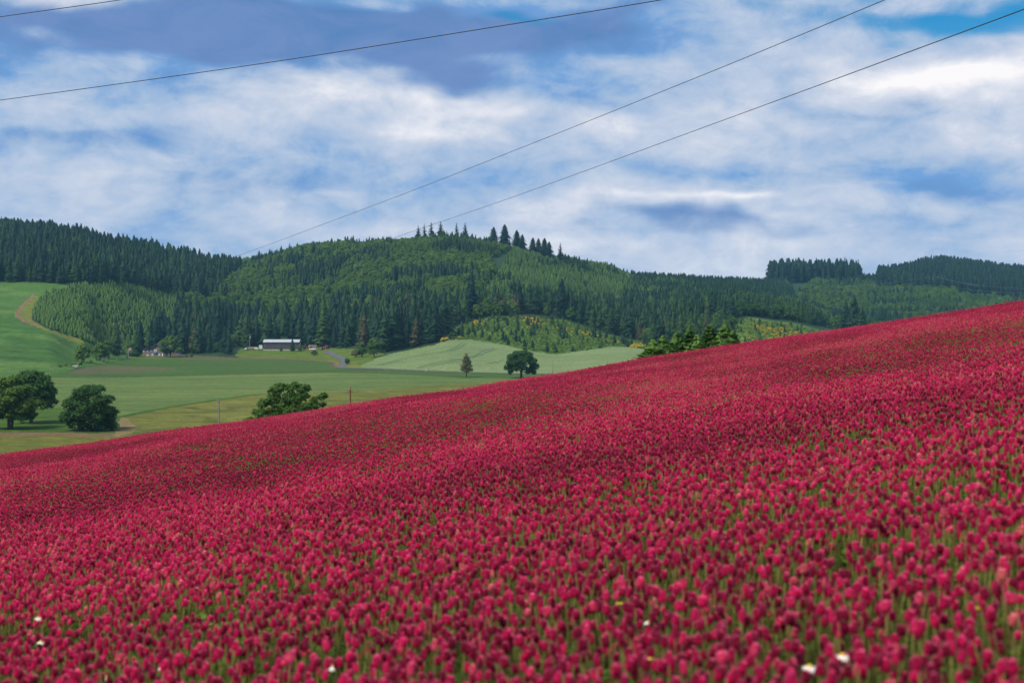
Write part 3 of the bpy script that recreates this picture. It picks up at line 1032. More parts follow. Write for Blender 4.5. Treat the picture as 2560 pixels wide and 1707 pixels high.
DARK = (0.02, 0.36)
stand('dark green fir in the tall wood along the back of the left hill', 'firs of the left hill wood',
      [(-90, 712), (0, 706), (120, 707), (180, 716), (300, 712), (380, 730), (430, 745), (480, 760), (520, 760), (560, 720), (600, 690), (600, 640), (560, 560), (-90, 540)], (1045, 1560), 7.6,
      [(.93, 'fir', (11, 21), (.0, .46)), (.07, 'broad', (9, 13), (.2, .6))])
stand('light green young fir in the plantation beside the hill pasture', 'young firs of the plantation',
      [(86, 800), (82, 776), (104, 744), (182, 718), (300, 703), (400, 716), (450, 740), (450, 800), (430, 830), (400, 872), (330, 892), (250, 872), (205, 849), (122, 820)], (740, 1210), 2.9,
      [(.88, 'young', (2.7, 4.2), (.76, .91)), (.14, 'young', (3.2, 5.0), (.40, .66))])
stand('tall dark fir in the wood behind the house and the long shed', 'tall firs behind the farm',
      [(300, 893), (350, 886), (480, 886), (540, 884), (600, 868), (760, 866), (860, 869), (905, 862), (960, 880), (1000, 874), (1085, 858), (1112, 844), (1125, 815), (1115, 790), (900, 800), (700, 815), (440, 830), (380, 870)], (780, 1170), 8.2,
      [(.86, 'fir', (15, 25), (.0, .50)), (.03, 'fir', (15, 22), (1.05, 1.15)), (.10, 'broad', (8, 13), (.15, .6))])
stand('green tree in the mixed wood on the middle hill', 'trees of the middle hill',
      [(430, 830), (450, 740), (520, 735), (560, 690), (600, 640), (640, 600), (880, 595), (890, 650), (1225, 655), (1240, 700), (1160, 780), (1115, 792), (900, 802), (700, 817)], (1080, 1640), 6.6,
      [(.58, 'broad', (8, 12), (.34, .80)), (.28, 'fir', (8, 12.5), (.30, .66)), (.14, 'fir', (11, 16), (.10, .4))])
stand('dark fir at the foot of the middle hill, above the scrub clearing', 'dark firs above the clearing',
      [(1120, 815), (1140, 812), (1230, 790), (1340, 786), (1420, 800), (1500, 830), (1560, 844), (1640, 860), (1700, 880), (1830, 880), (1835, 800), (1780, 770), (1600, 778), (1420, 768), (1240, 765), (1160, 780)], (890, 1130), 7.8,
      [(.52, 'fir', (12, 20), (.05, .46)), (.14, 'fir', (13, 19), (.3, .6)), (.30, 'broad', (7, 12), (.25, .65)), (.03, 'fir', (11, 16), (1.05, 1.12))])
stand('olive green young fir in the even growth on the middle hill shoulder', 'young firs of the hill shoulder',
      [(1160, 780), (1240, 700), (1290, 610), (1300, 560), (1640, 600), (1720, 700), (1780, 770), (1600, 780), (1420, 770), (1240, 767)], (1010, 1640), 4.3,
      [(.74, 'young', (4.2, 7), (.50, .76)), (.17, 'broad', (4, 6.5), (.4, .75)), (.09, 'fir', (6, 10), (.15, .45))])
stand('dark fir on the far ridge to the right of the middle hill', 'firs of the far ridge',
      [(1540, 790), (1600, 640), (1930, 650), (2000, 760), (1900, 778), (1780, 772)], (1130, 2050), 6.4,
      [(.78, 'fir', (6.5, 11.5), (.06, .46)), (.22, 'broad', (5, 8), (.2, .55))])
stand('olive dark tree in the belt above the gorse slope', 'trees above the gorse slope',
      [(1835, 802), (1860, 789), (1960, 800), (2080, 820), (2140, 840), (2200, 850), (2160, 810), (2000, 770), (1880, 760), (1800, 770)], (930, 1180), 6.8,
      [(.55, 'fir', (10, 16), (.25, .52)), (.45, 'broad', (10, 15), (.2, .5))])
stand('pale green tree on the hazy slope behind the clover', 'trees of the hazy slope',
      [(1930, 790), (2000, 740), (2040, 700), (2150, 700), (2250, 730), (2340, 690), (2400, 745), (2660, 760), (2660, 850), (2300, 845), (2060, 830)], (1180, 1890), 7.6,
      [(.50, 'broad', (8, 12), (.25, .70)), (.28, 'young', (7, 10), (.35, .62)), (.22, 'fir', (9, 14), (.05, .4))])
stand('tall fir of the dark stand with bare trunks on the far hilltop', 'firs of the hilltop stand',
      [(1925, 712), (1925, 690), (2150, 690), (2150, 712)], (1868, 1965), 7.4, [(1, 'fir', (18, 33), (.03, .30))])
stand('fir in the low saddle between the two far stands', 'firs of the saddle', [(2140, 730), (2140, 690), (2230, 690), (2230, 730)], (1850, 2080), 7.5, [(1, 'fir', (10, 15), (.05, .35))])
stand('dark blue green fir in the wood on the far right hill', 'firs of the far right hill',
      [(2195, 745), (2195, 690), (2330, 640), (2660, 640), (2660, 775), (2560, 760), (2420, 745), (2350, 735), (2260, 735)], (1840, 2260), 7.6, [(1, 'fir', (19, 27), (.02, .34))])
stand('round crowned tree near the top of the middle hill', 'trees of the middle hilltop',
      [(880, 660), (890, 570), (1250, 560), (1300, 610), (1225, 655)], (1290, 1640), 6.0, [(.80, 'broad', (5, 8.5), (.42, .80)), (.20, 'fir', (8, 11), (.25, .5))])
# particular trees
for i, (u, tp, bs, kd, nm) in enumerate(((1046, 562, 606, 'lone', 'first fir of the hilltop row, close to its two neighbours'), (1061, 558, 602, 'lone', 'second fir of the hilltop row, partly behind the third'),
                                         (1078, 553, 600, 'lone', 'third fir of the hilltop row, leaning close to the second'), (1102, 551, 598, 'lone', 'narrow ragged fir standing alone on the hilltop'),
                                         (1142, 555, 600, 'lone', 'open thin fir on the hilltop, left of a matching pair'), (1163, 554, 600, 'lone', 'open thin fir on the hilltop, right of a matching pair'),
                                         (1234, 567, 616, 'fir', 'broad dark fir just right of the hilltop gap'), (1262, 561, 622, 'fir', 'tallest broad fir of the hilltop clump'), (1292, 575, 628, 'fir', 'fir behind the right side of the hilltop clump'),
                                         (1306, 586, 634, 'fir', 'lower fir at the right side of the hilltop clump'), (1332, 594, 640, 'fir', 'first fir of the ragged hilltop group'), (1346, 596, 644, 'fir', 'second fir of the ragged hilltop group'),
                                         (1361, 595, 648, 'fir', 'third fir of the ragged hilltop group'), (1373, 604, 652, 'fir', 'last fir of the ragged hilltop group'), (1401, 605, 662, 'lone', 'lone fir on the falling ridge line'),
                                         (724, 606, 645, 'lone', 'ragged half dead fir on the ridge above the farm'), (755, 616, 648, 'fir', 'dark fir right of the half dead ridge fir'), (784, 609, 645, 'fir', 'pair of dark firs on the ridge, nearer the hilltop'),
                                         (966, 589, 618, 'lone', 'small fir on the ridge left of the hilltop row'), (977, 588, 618, 'lone', 'mop headed fir on the ridge left of the hilltop row'),
                                         (378, 588, 630, 'lone', 'fir rising over the left hill skyline'), (2112, 640, 706, 'lone', 'end fir of the hilltop stand at the saddle'), (2146, 646, 706, 'lone', 'thin last fir beside the saddle'))):
    y = gy(u, bs, 900) if u < 1900 else 1905
    plant(u, bs, 0, kd, (.05, .12, .18)[i % 3], nm, 'firs on the skyline', y=min(y, 1560) if u < 1900 else y, top=tp, wf=1.5 if kd == 'lone' else 1.9)
plant(562, 886, 0, 'fir', .20, 'spreading dark fir between the house and the shed', 'firs beside the shed', y=925, top=815, wf=1.33)
plant(545, 884, 0, 'fir', .12, 'tall dark fir behind the spreading one left of the shed', 'firs beside the shed', y=960, top=772, wf=1.3)
plant(572, 889, 0, 'fir', .26, 'low bluish fir in front of the spreading one', 'firs beside the shed', y=915, top=828, wf=1.25)
plant(292, 893, 0, 'fir', .38, 'green fir left of the flagpole', 'trees along the pasture edge', y=None, top=808, wf=1.17)
plant(343, 893, 0, 'fir', .36, 'round green fir between the flagpole and the house', 'trees along the pasture edge', y=None, top=836, wf=1.48)
plant(210, 905, 0, 'broad', .66, 'light green tree at the corner of the plantation', 'trees along the pasture edge', y=None, top=846, wf=1.1)
plant(205, 905, 0, 'broad', .50, 'greyish round tree at the pasture edge', 'trees along the pasture edge', y=None, top=862, wf=1.5)
plant(250, 900, 0, 'broad', .52, 'green tree beside the greyish one at the pasture edge', 'trees along the pasture edge', y=None, top=850, wf=1.2)
plant(272, 897, 0, 'broad', .42, 'dark round tree near the fence posts', 'trees along the pasture edge', y=None, top=845, wf=1.2)
for i, (u, v, tp) in enumerate(((150, 918, 909), (165, 916, 907), (182, 914, 902), (200, 912, 900), (214, 909, 901), (228, 905, 898), (243, 902, 896))):
    plant(u, v, 0, 'shrub', .5 + .07 * (i % 4), 'low bright shrub in the row running down from the fence posts', 'shrubs along the pasture edge', top=tp, wf=1.3)
plant(426, 893, 0, 'broad', .50, 'round green tree in front of the brown house', 'trees round the house', y=None, top=831, wf=1.2, sh=1)
plant(466, 893, 0, 'shrub', .2, 'small dark shrub on the lawn edge, left of two', 'small shrubs by the lawn', y=912, top=884, wf=1.0)
plant(479, 892, 0, 'young', .45, 'small young fir on the lawn edge beside the shrub', 'small shrubs by the lawn', y=914, top=881, wf=1.5)
plant(731, 880, 0, 'fir', .30, 'green fir in front of the long shed', 'firs in front of the shed', y=922, top=846, wf=1.48)
plant(703, 873, 0, 'young', .42, 'smallest fir in front of the shed wall', 'firs in front of the shed', y=926, top=864, wf=1.3)
plant(750, 873, 0, 'young', .5, 'small bushy fir at the right end of the shed', 'firs in front of the shed', y=924, top=861, wf=1.6)
plant(890, 893, 0, 'broad', .98, 'brownish bare looking bush beside the lane', 'bushes beside the lane', y=905, top=871, wf=2.2)
plant(869, 910, 0, 'shrub', .3, 'small dark bush beside the pole at the lane', 'bushes beside the lane', y=835, top=889, wf=.9)
plant(785, 888, 0, 'broad', .97, 'greyish bush on the bank below the vehicles', 'bushes on the bank', y=922, top=872, wf=1.7)
plant(806, 882, 0, 'broad', .06, 'dark bush on the bank at the top of the lane', 'bushes on the bank', y=926, top=867, wf=1.1)
plant(905, 893, 0, 'broad', .4, 'rounded green bush behind the brownish one', 'bushes beside the lane', y=945, top=852, wf=1.2)
plant(935, 893, 0, 'broad', .42, 'green tree at the wood edge above the wheat', 'trees at the wood edge', y=930, top=836, wf=.9)
plant(910, 875, 0, 'fir', 1.12, 'brown tinged fir at the wood edge', 'trees at the wood edge', y=950, top=785, wf=1.3)
plant(808, 868, 0, 'fir', .50, 'olive green fir behind the parked vehicles', 'trees at the wood edge', y=955, top=752, wf=1.15)
plant(1088, 860, 0, 'fir', .14, 'dark fir at the corner of the wood beside the wheat', 'trees at the wood edge', y=825, top=780, wf=1.4)
plant(1063, 862, 0, 'fir', .3, 'fir second from the corner of the wood beside the wheat', 'trees at the wood edge', y=835, top=788, wf=1.3)
plant(1035, 868, 0, 'fir', .42, 'green fir third from the corner of the wood', 'trees at the wood edge', y=842, top=800, wf=1.3)
plant(2135, 862, 0, 'fir', .24, 'big dark spreading fir behind the clover crest', 'big firs behind the clover', y=930, top=740, wf=1.40)
plant(2155, 868, 0, 'fir', .32, 'lower half of the big spreading fir pair behind the clover', 'big firs behind the clover', y=915, top=768, wf=1.40)
plant(2115, 855, 0, 'fir', .2, 'slimmer dark fir at the left of the big spreading ones', 'big firs behind the clover', y=940, top=752, wf=1.2)
plant(1298, 782, 0, 'fir', .12, 'big dark fir left of the tallest above the scrub clearing', 'big firs above the clearing', y=985, top=700, wf=1.25)
plant(1404, 795, 0, 'fir', .06, 'tallest dark fir above the scrub clearing', 'big firs above the clearing', y=985, top=696, wf=1.25)
plant(1340, 785, 0, 'fir', .3, 'green fir between the two big dark ones above the clearing', 'big firs above the clearing', y=990, top=712, wf=1.4)
plant(1178, 800, 0, 'fir', .10, 'dark fir leaning over the left end of the scrub clearing', 'big firs above the clearing', y=1000, top=680, wf=1.4)
# scrub clearings
r = np.random.default_rng(77)
CL1 = [(1114, 850), (1126, 838), (1150, 815), (1230, 794), (1340, 790), (1420, 804), (1500, 834), (1560, 848), (1625, 860), (1640, 876), (1585, 868), (1530, 866), (1392, 885), (1320, 876), (1260, 861), (1180, 849)]
CL2 = [(1820, 878), (1838, 804), (1860, 793), (1960, 803), (2080, 820), (2110, 840), (2110, 900), (1820, 900)]
stand('small dark fir standing among the shrubs of the scrub clearing', 'small firs in the clearing', CL1, (790, 1000), 10.5, [(.6, 'young', (3.0, 6.0), (.12, .42)), (.4, 'young', (2.0, 4.5), (.35, .6))])
stand('small fir standing among gorse on the slope behind the clover', 'small firs on the gorse slope', CL2, (760, 975), 11.0, [(1, 'young', (2.0, 4.5), (.2, .5))])
stand('green shrub of the low scrub on the clearing', 'shrubs of the clearing', CL1, (790, 1000), 3.4, [(.985, 'shrub', (.8, 2.0), (.45, 1.0)), (.015, 'gorse', (1.0, 2.0), (.45, .9))])
stand('green shrub of the low scrub on the gorse slope', 'shrubs of the gorse slope', CL2, (760, 975), 4.2, [(.8, 'shrub', (.7, 1.6), (.3, 1.0)), (.2, 'gorse', (.9, 1.8), (.2, .9))])
stand('yellow flowering gorse bush in the bright patch behind the clover', 'gorse bushes behind the clover',
      [(1875, 870), (1870, 820), (1890, 800), (1960, 808), (2040, 824), (2030, 850), (1940, 880)], (760, 960), 3.4, [(.42, 'gorse', (1.0, 1.9), (.40, .95)), (.58, 'shrub', (.8, 1.6), (.3, 1.0))])
stand('flowering bush at the right end of the scrub clearing', 'gorse bushes of the clearing end',
      [(1575, 868), (1580, 852), (1625, 858), (1632, 874)], (800, 930), 3.0, [(.5, 'gorse', (1.1, 2.0), (.5, .95)), (.5, 'shrub', (1.0, 1.8), (.4, 1.0))])
stand('orange gorse bush near the top of the scrub clearing', 'gorse bushes of the clearing top',
      [(1305, 806), (1310, 795), (1350, 794), (1352, 806), (1330, 812)], (930, 1000), 5.2, [(1, 'gorse', (1.2, 2.2), (.75, 1.0))])
stand('yellow gorse bush at the wood corner above the wheat', 'gorse bushes of the wood corner', [(1106, 856), (1108, 838), (1124, 836), (1122, 850)], (780, 900), 2.6, [(1, 'gorse', (1.6, 3.0), (.6, .9))])
stand('orange gorse bush at the left side of the scrub clearing', 'gorse bushes of the clearing side', [(1180, 815), (1185, 804), (1212, 802), (1212, 814)], (900, 1000), 3.6, [(1, 'gorse', (1.2, 2.2), (.75, 1.0))])
stand('yellow gorse bush in the middle of the scrub clearing', 'gorse bushes of the clearing middle', [(1385, 830), (1390, 820), (1465, 828), (1510, 846), (1560, 856), (1560, 862), (1480, 848)], (850, 1000), 9.5, [(1, 'gorse', (1.2, 2.0), (.6, .95))])

# which of them show largest: walk away from the camera and keep the skyline so far
CREST_V = np.interp(np.arange(-200, 2761, 4), CREST[:, 0], CREST[:, 1])
hor = CREST_V.copy()
order = sorted(range(len(TREES)), key=lambda k: TREES[k][1])
score = np.zeros(len(TREES))
for k in order:
    x, y, z, h, wf, kd, sh, tint, rz, si = TREES[k]
    u, vt, vb = CX + F * x / y, HV - F * (z + h) / y, HV - F * z / y
    hw = max(2.0, (.34 if kd in ('broad', 'gorse', 'shrub') else .13) * h * wf * F / y)
    a, b = int((u - hw + 200) / 4), int((u + hw + 200) / 4) + 1
    a, b = max(a, 0), min(b, len(hor))
    if b <= a or u < -30 or u > 2590:
        continue
    seg = hor[a:b]
    vis = np.clip(np.minimum(seg, vb) - vt, 0, None).mean()
    score[k] = vis * hw
    hor[a:b] = np.minimum(seg, vt + (vb - vt) * .30)
NAMED = {'fir': 'fir_tree', 'lone': 'fir_tree', 'young': 'young_fir', 'broad': 'broadleaf_tree', 'gorse': 'gorse_bush', 'shrub': 'shrub'}
CAT = {'fir_tree': 'fir tree', 'young_fir': 'young fir', 'broadleaf_tree': 'tree', 'gorse_bush': 'gorse bush', 'shrub': 'shrub'}
LIMIT = {'fir_tree': 290, 'young_fir': 290, 'broadleaf_tree': 290, 'gorse_bush': 200, 'shrub': 200}
REST = {'fir_tree': 'fir_woods', 'young_fir': 'young_fir_woods', 'broadleaf_tree': 'broadleaf_woods', 'gorse_bush': 'gorse_scrub', 'shrub': 'low_scrub'}
single = set()

counts = np.bincount([q[9] for q in TREES], minlength=len(STANDS))
for nm in LIMIT:
    ks = [k for k in range(len(TREES)) if NAMED[TREES[k][5]] == nm and (score[k] > 14 or counts[TREES[k][9]] == 1)]
    ks.sort(key=lambda k: (int(counts[TREES[k][9]] != 1), -score[k]))
    single |= set(ks[:LIMIT[nm]])
MARKS = [(60, 'the track bend'), (150, 'the grass verge'), (255, 'the fence posts'), (321, 'the flagpole'), (385, 'the brown house'), (426, 'the round tree'), (500, 'the lawn firs'), (562, 'the spreading fir'),
         (624, 'the grey pole'), (703, 'the long shed'), (775, 'the flatbed truck'), (815, 'the red tractor'), (877, 'the lane pole'), (960, 'the wheat edge'), (1040, 'the tyre tracks'), (1110, 'the wheat corner'), (1166, 'the brown larch'),
         (1235, 'the hilltop gap'), (1303, 'the lone oak'), (1382, 'the thin pole'), (1450, 'the crest weeds'), (1540, 'the wheat hump'), (1610, 'the gorse end'), (1660, 'the crest firs'), (1720, 'the dark crest fir'), (1790, 'the tallest crest fir'), (1850, 'the clearing edge'),
         (1930, 'the gorse patch'), (2030, 'the gorse edge'), (2135, 'the spreading firs'), (2240, 'the saddle'), (2338, 'the pylon'), (2450, 'the pale lines'), (2550, 'the photo edge')]
ORD = ['first', 'second', 'third', 'fourth', 'fifth', 'sixth', 'seventh', 'eighth', 'ninth', 'tenth', 'eleventh', 'twelfth', 'thirteenth', 'fourteenth', 'fifteenth', 'sixteenth', 'seventeenth', 'eighteenth', 'nineteenth', 'twentieth']
NOUN = {'fir_tree': 'fir', 'young_fir': 'young fir', 'broadleaf_tree': 'leafy tree', 'gorse_bush': 'gorse bush', 'shrub': 'shrub'}


def tone(nm, t):
    if nm == 'gorse_bush':
        return 'greenish' if t < .5 else 'yellow' if t < .8 else 'orange'
    names = ['very dark', 'dark green', 'green', 'olive green', 'light green', 'brownish']
    return names[int(np.searchsorted([.14, .30, .46, .62, .88], t))]


def number_off(items):
    """items: (key, label, column). Things that share a label are told apart by their order from the left."""
    out, by = {}, {}
    for key, lab, u in items:
        by.setdefault(lab, []).append((u, key))
    for lab, v in by.items():
        v.sort()
        for i, (u, key) in enumerate(v):
            out[key] = lab if len(v) == 1 else (ORD[i] + ' ' + lab if len(v) <= len(ORD) else lab)
    return out


PLACE = ['left wood', 'plantation', 'farm wood', 'hill wood', 'hill foot', 'hill shoulder', 'far ridge', 'belt', 'hazy slope', 'hilltop stand', 'saddle', 'far wood', 'hilltop']
items = []
for si in range(len(STANDS)):
    ks = [k for k in single if TREES[k][9] == si]
    if len(ks) < 2 or counts[si] == 1:
        for k in ks:
            items.append((k, STANDS[si][0], 0))
        continue
    yq = np.quantile([TREES[k][1] for k in ks], [.33, .67])
    hq = np.quantile([TREES[k][3] for k in ks], [.33, .67])
    pl = STANDS[si][1].split(' the ')[-1] if si >= len(PLACE) else PLACE[si]
    for k in ks:
        x, y, z, h, wf, kd, sh, tint, rz, _ = TREES[k]
        nm = NAMED[kd]
        u = CX + F * x / y
        row = ['low', 'midway', 'high'][int(np.searchsorted(yq, y))]
        sz = ['short', 'middling', 'tall'][int(np.searchsorted(hq, h))]
        mk = min(MARKS, key=lambda q: abs(q[0] - u))[1]
        items.append((k, '%s %s %s %s in the %s, over %s' % (sz, tone(nm, tint), NOUN[nm], row, pl, mk), u))
LABELS = number_off(items)
for k in sorted(single):
    x, y, z, h, wf, kd, sh, tint, rz, si = TREES[k]
    K = KINDS[kd]
    nm = NAMED[kd]
    lab, grp = LABELS[k], STANDS[si][1]
    root = empty(nm, (x, y, z), rz, (h * wf, h * wf, h))
    tag(root, lab, CAT[nm], grp)
    for pn, me in zip(K.pn, (K.crown[sh], K.trunk[sh])):
        o = link(bpy.data.objects.new(pn, me), root)
        o['tint'] = float(tint)
for nm in LIMIT:
    for kset in ([('fir',), ('lone',)] if nm == 'fir_tree' else [tuple(q for q in NAMED if NAMED[q] == nm)]):
        ks = [k for k in range(len(TREES)) if k not in single and TREES[k][5] in kset]
        if not ks:
            continue
        T = [TREES[k] for k in ks]
        scatter(REST[nm], KINDS[kset[0]].coll, [(q[0], q[1], q[2]) for q in T], [(0, 0, q[8]) for q in T], [(q[3] * q[4], q[3] * q[4], q[3]) for q in T], [q[6] for q in T], [q[7] for q in T])
print('trees', len(TREES), 'single', len(single))


# ------------------------------------------------------------------ the big field trees, each grown for itself
def hero(name, label, group, foot, h, wx, lobes, n, leaf, tint, trunk_r, base=0.2, seed=0, limbs=7, mat='leaf', squash=.8, cat='tree', forks=1, puff=1.0):
    """lobes: (x, z, radius) as shares of half width and height, front view; depth is filled in by the builder."""
    r = np.random.default_rng(seed)
    root = tag(empty(name, foot), label, cat, group)
    C, Rd = [], []
    for lx, lz, lr in lobes:
        dep = math.sqrt(max(0.0, 1 - min(1, lx * lx + (2 * lz - 1.1) ** 2 * .55)))
        for q in range(3):
            yy = (q - 1) * dep * .62 + r.uniform(-.08, .08)
            if abs(q - 1) == 1 and dep < .3:
                continue
            C.append((lx * wx * r.uniform(.92, 1.04) * (1 if q == 1 else .9), yy * wx, lz * h * (1 if q == 1 else .96)))
            Rd.append(lr * wx * r.uniform(1.0, 1.22) * puff)
    # each lobe breaks up into smaller clumps so that the outline is uneven
    C2, R2 = [], []
    for c, q in zip(C, Rd):
        for _ in range(13):
            d = r.normal(size=3)
            d /= np.linalg.norm(d)
            d[2] = abs(d[2]) * .9 if r.random() < .6 else d[2]
            C2.append(np.array(c) + d * q * .72 * np.array([1, 1, squash]))
            R2.append(q * r.uniform(.26, .48))
    C2, R2 = np.array(C2), np.array(R2)
    V1, F1 = leaf_cards(r, C2, R2, int(n * 1.2), leaf, squash=.75, shell=.35, upness=.7)
    V2, F2 = leaf_cards(r, C, np.array(Rd) * .8, int(n * .35), leaf * 1.5, squash=squash, shell=.1)
    me = fast_mesh('crown', np.concatenate([V1, V2]), [np.concatenate([F1, F2 + len(V1)])], [M[mat]])
    o = link(bpy.data.objects.new('crown', me), root)
    o['tint'] = tint
    m = MB()
    for fk in range(forks):
        ox = (fk - (forks - 1) / 2) * trunk_r * 2.4
        m.tube([(ox * .4, 0, -.6), (ox * .6, 0, .25), (ox, .1, h * base), (ox * 2, 0, h * .5), (ox * 2.5, .1, h * .75)], [trunk_r * 1.5, trunk_r, trunk_r * .78, trunk_r * .45, trunk_r * .12], 9)
    m.build('trunk', M['bark'], root, smooth=True)
    pick = r.choice(len(C), min(limbs, len(C)), replace=False)
    for k in pick:
        c = C[k]
        a = MB().tube([(0, 0, h * base * r.uniform(.8, 1.6)), (c[0] * .35, c[1] * .35, h * base + (c[2] - h * base) * .55 + .3), (c[0] * .7, c[1] * .7, c[2] * .93), (c[0], c[1], c[2])],
                      [trunk_r * .42, trunk_r * .30, trunk_r * .18, trunk_r * .05], 6)
        a.build('limb', M['bark'], root, smooth=True)
    return root


def lobes_dome(r, n, low=.35):
    out = []
    for k in range(n):
        a = math.pi * (k + .5) / n
        out.append((math.cos(a) * .74, low + math.sin(a) * (.83 - low), .25))
    for k in range(max(3, n // 2)):
        out.append((r.uniform(-.5, .5), r.uniform(low, .66), .28))
    return out


rr = np.random.default_rng(8)
f = on(26, 338)
hero('field_oak', 'left oak of the field trees, cut by the edge, loose pale topped crown', 'oaks in the meadow', f, 13.6, 6.6,
     [(-.6, .42, .28), (-.35, .72, .3), (.05, .84, .26), (.45, .66, .3), (.75, .42, .28), (.5, .34, .24), (.1, .52, .32), (-.2, .38, .26), (.85, .24, .17), (-.75, .26, .22), (.2, .24, .24), (.6, .22, .2), (-.45, .24, .22), (.05, .68, .3)],
     15000, .40, .60, .40, base=.13, seed=1, forks=2)
f = on(78, 356)
hero('field_oak', 'taller dark oak standing behind the loose left one', 'oaks in the meadow', f, 14.4, 6.8, lobes_dome(rr, 10, .26), 15000, .40, .36, .5, base=.16, seed=2)
f = on(220, 334)
hero('field_oak', 'dense dark dome shaped oak with branches to the ground', 'oaks in the meadow', f, 11.6, 7.0,
     [(-.72, .28, .25), (-.5, .55, .3), (-.2, .76, .3), (.15, .80, .3), (.48, .6, .3), (.72, .36, .28), (.8, .18, .24), (.1, .45, .36), (-.25, .35, .32), (.4, .25, .3), (-.88, .2, .13), (-.2, .12, .22), (.15, .1, .24), (.55, .1, .24), (.75, .08, .2), (-.5, .12, .2)],
     17000, .36, .34, .5, base=.14, seed=3)
f = on(722, 190)
top_z = float(TZ(948)) * 190
hero('field_maple', 'bushy open crowned tree rising behind the clover crest', None, f, top_z - f.z, 6.1,
     [((u - 722) / 114, 1 - (v - 947) * .0063, q / 114) for u, v, q in ((690, 966, 17), (706, 963, 15), (737, 961, 16), (764, 965, 14), (660, 998, 16), (680, 990, 20), (806, 985, 14), (809, 1003, 12), (726, 986, 20), (756, 986, 20), (782, 1000, 16),
      (700, 1010, 24), (740, 1012, 26), (775, 1021, 24), (650, 1022, 18), (629, 1038, 16), (670, 1031, 22), (800, 1022, 15), (718, 1030, 24))],
     15000, .23, .46, .34, base=.2, seed=4, limbs=12, puff=.80)
f = on(1303, gy(1303, 945))
hero('field_oak', 'round crowned dark oak standing alone before the pale wheat', 'trees on the road side', f, (945 - 872) * f.y / F, 8.1,
     [(-.62, .5, .28), (-.55, .7, .25), (-.25, .82, .26), (.1, .85, .26), (.4, .76, .26), (.62, .56, .28), (.75, .38, .22), (.55, .28, .2), (-.72, .33, .2), (-.25, .55, .32), (.1, .62, .34), (-.3, .33, .2), (.38, .2, .13), (.72, .2, .13), (-.65, .2, .14), (.2, .33, .18), (-.1, .42, .2)],
     13000, .46, .24, .55, base=.16, seed=5)
f = on(1166, gy(1166, 944))
hero('larch_tree', 'thin reddish brown egg shaped tree beside the lone oak', 'trees on the road side', f, (944 - 880) * f.y / F, 3.5,
     [(0, .90, .2), (-.12, .8, .28), (.15, .78, .26), (-.25, .65, .34), (.25, .62, .36), (0, .55, .4), (-.42, .45, .36), (.42, .42, .36), (0, .38, .4), (-.55, .32, .28), (.6, .3, .26), (-.1, .28, .3), (.25, .27, .3)],
     2600, .40, .94, .22, base=.3, seed=6, limbs=12)
# young firs just over the crest
fir_big = []
for k in range(3):
    rq = np.random.default_rng(40 + k)
    body = skirt_fir(rq, layers=15, seg=30, rad=.24, pw=.62, z0=.0, ragged=.7, sprays=1500)
    extra = conifer_parts(rq, nw=22, nb=13, rad=.30, pw=.62, droop=-.40, z0=.0, core=0)[0]
    fir_big.append(((np.concatenate([body[0][0], extra[0]]), np.concatenate([body[0][1], extra[1] + len(body[0][0])])), body[1]))
FB = [(fast_mesh('crown', s[0][0], [s[0][1]], [M['needle']]), fast_mesh('trunk', s[1][0], [s[1][1]], [M['bark']])) for s in fir_big]
for i, (u, tp, y, wf, tint, lab) in enumerate(((1632, 848, 86, 1.5, .78, 'smallest left fir of the clump on the clover crest'), (1658, 838, 90, 1.15, .74, 'second fir of the clump on the clover crest, yellow green'),
                                              (1690, 832, 93, 1.2, .62, 'third fir of the crest clump, dull green'), (1722, 817, 92, 1.05, .50, 'dark upright fir in the middle of the crest clump'),
                                              (1742, 836, 88, 1.3, .78, 'low bright fir in front of the middle of the crest clump'), (1775, 813, 93, 1.1, .54, 'tallest dark fir of the crest clump'),
                                              (1812, 810, 96, 1.35, .70, 'broad green fir at the right end of the crest clump'), (1832, 826, 92, 1.1, .60, 'slim fir closing the right end of the crest clump'), (1795, 838, 88, 1.2, .76, 'short bushy fir before the right of the crest clump'))):
    p = on(u, y)
    h = float(TZ(tp)) * y - p.z
    root = tag(empty('young_fir', p, i * 1.3, (h * wf * 1.25, h * wf * 1.25, h)), lab, 'young fir', 'firs on the clover crest')
    for pn, me in zip(('crown', 'trunk'), FB[i % 3]):
        o = link(bpy.data.objects.new(pn, me), root)
        o['tint'] = tint
for i, (u, tp, y, wf, lab) in enumerate(((1446, 915, 70, 2.2, 'dark weed clump left on the clover crest'), (1492, 908, 74, 1.8, 'pale weed clump in the middle of the clover crest'), (1512, 916, 72, 1.2, 'small weed tuft between two clumps on the crest'),
                                     (1548, 904, 76, 1.7, 'spiky weed clump left of the crest firs'), (1563, 895, 78, 1.0, 'tall thin weed beside the spiky clump'), (1412, 928, 66, 1.0, 'lowest weed tuft at the left end of the crest row'), (305, 1094, 60, 1.4, 'bright weed tuft at the foot of the clover edge'), (628, 1046, 62, 2.0, 'yellow green weed under the bushy tree'))):
    p = on(u, y)
    h = float(TZ(tp)) * y - p.z
    root = tag(empty('weed_clump', p, i * .9, (min(h, 1.0) * wf, min(h, 1.0) * wf, h)), lab, 'weed', 'weeds along the clover crest')
    K = KINDS['shrub']
    for pn, me in zip(K.pn, (K.crown[i % 4], K.trunk[i % 4])):
        o = link(bpy.data.objects.new(pn, me), root)
        o['tint'] = (.25, .55, .6, .65, .5, .45, .95, .95)[i]


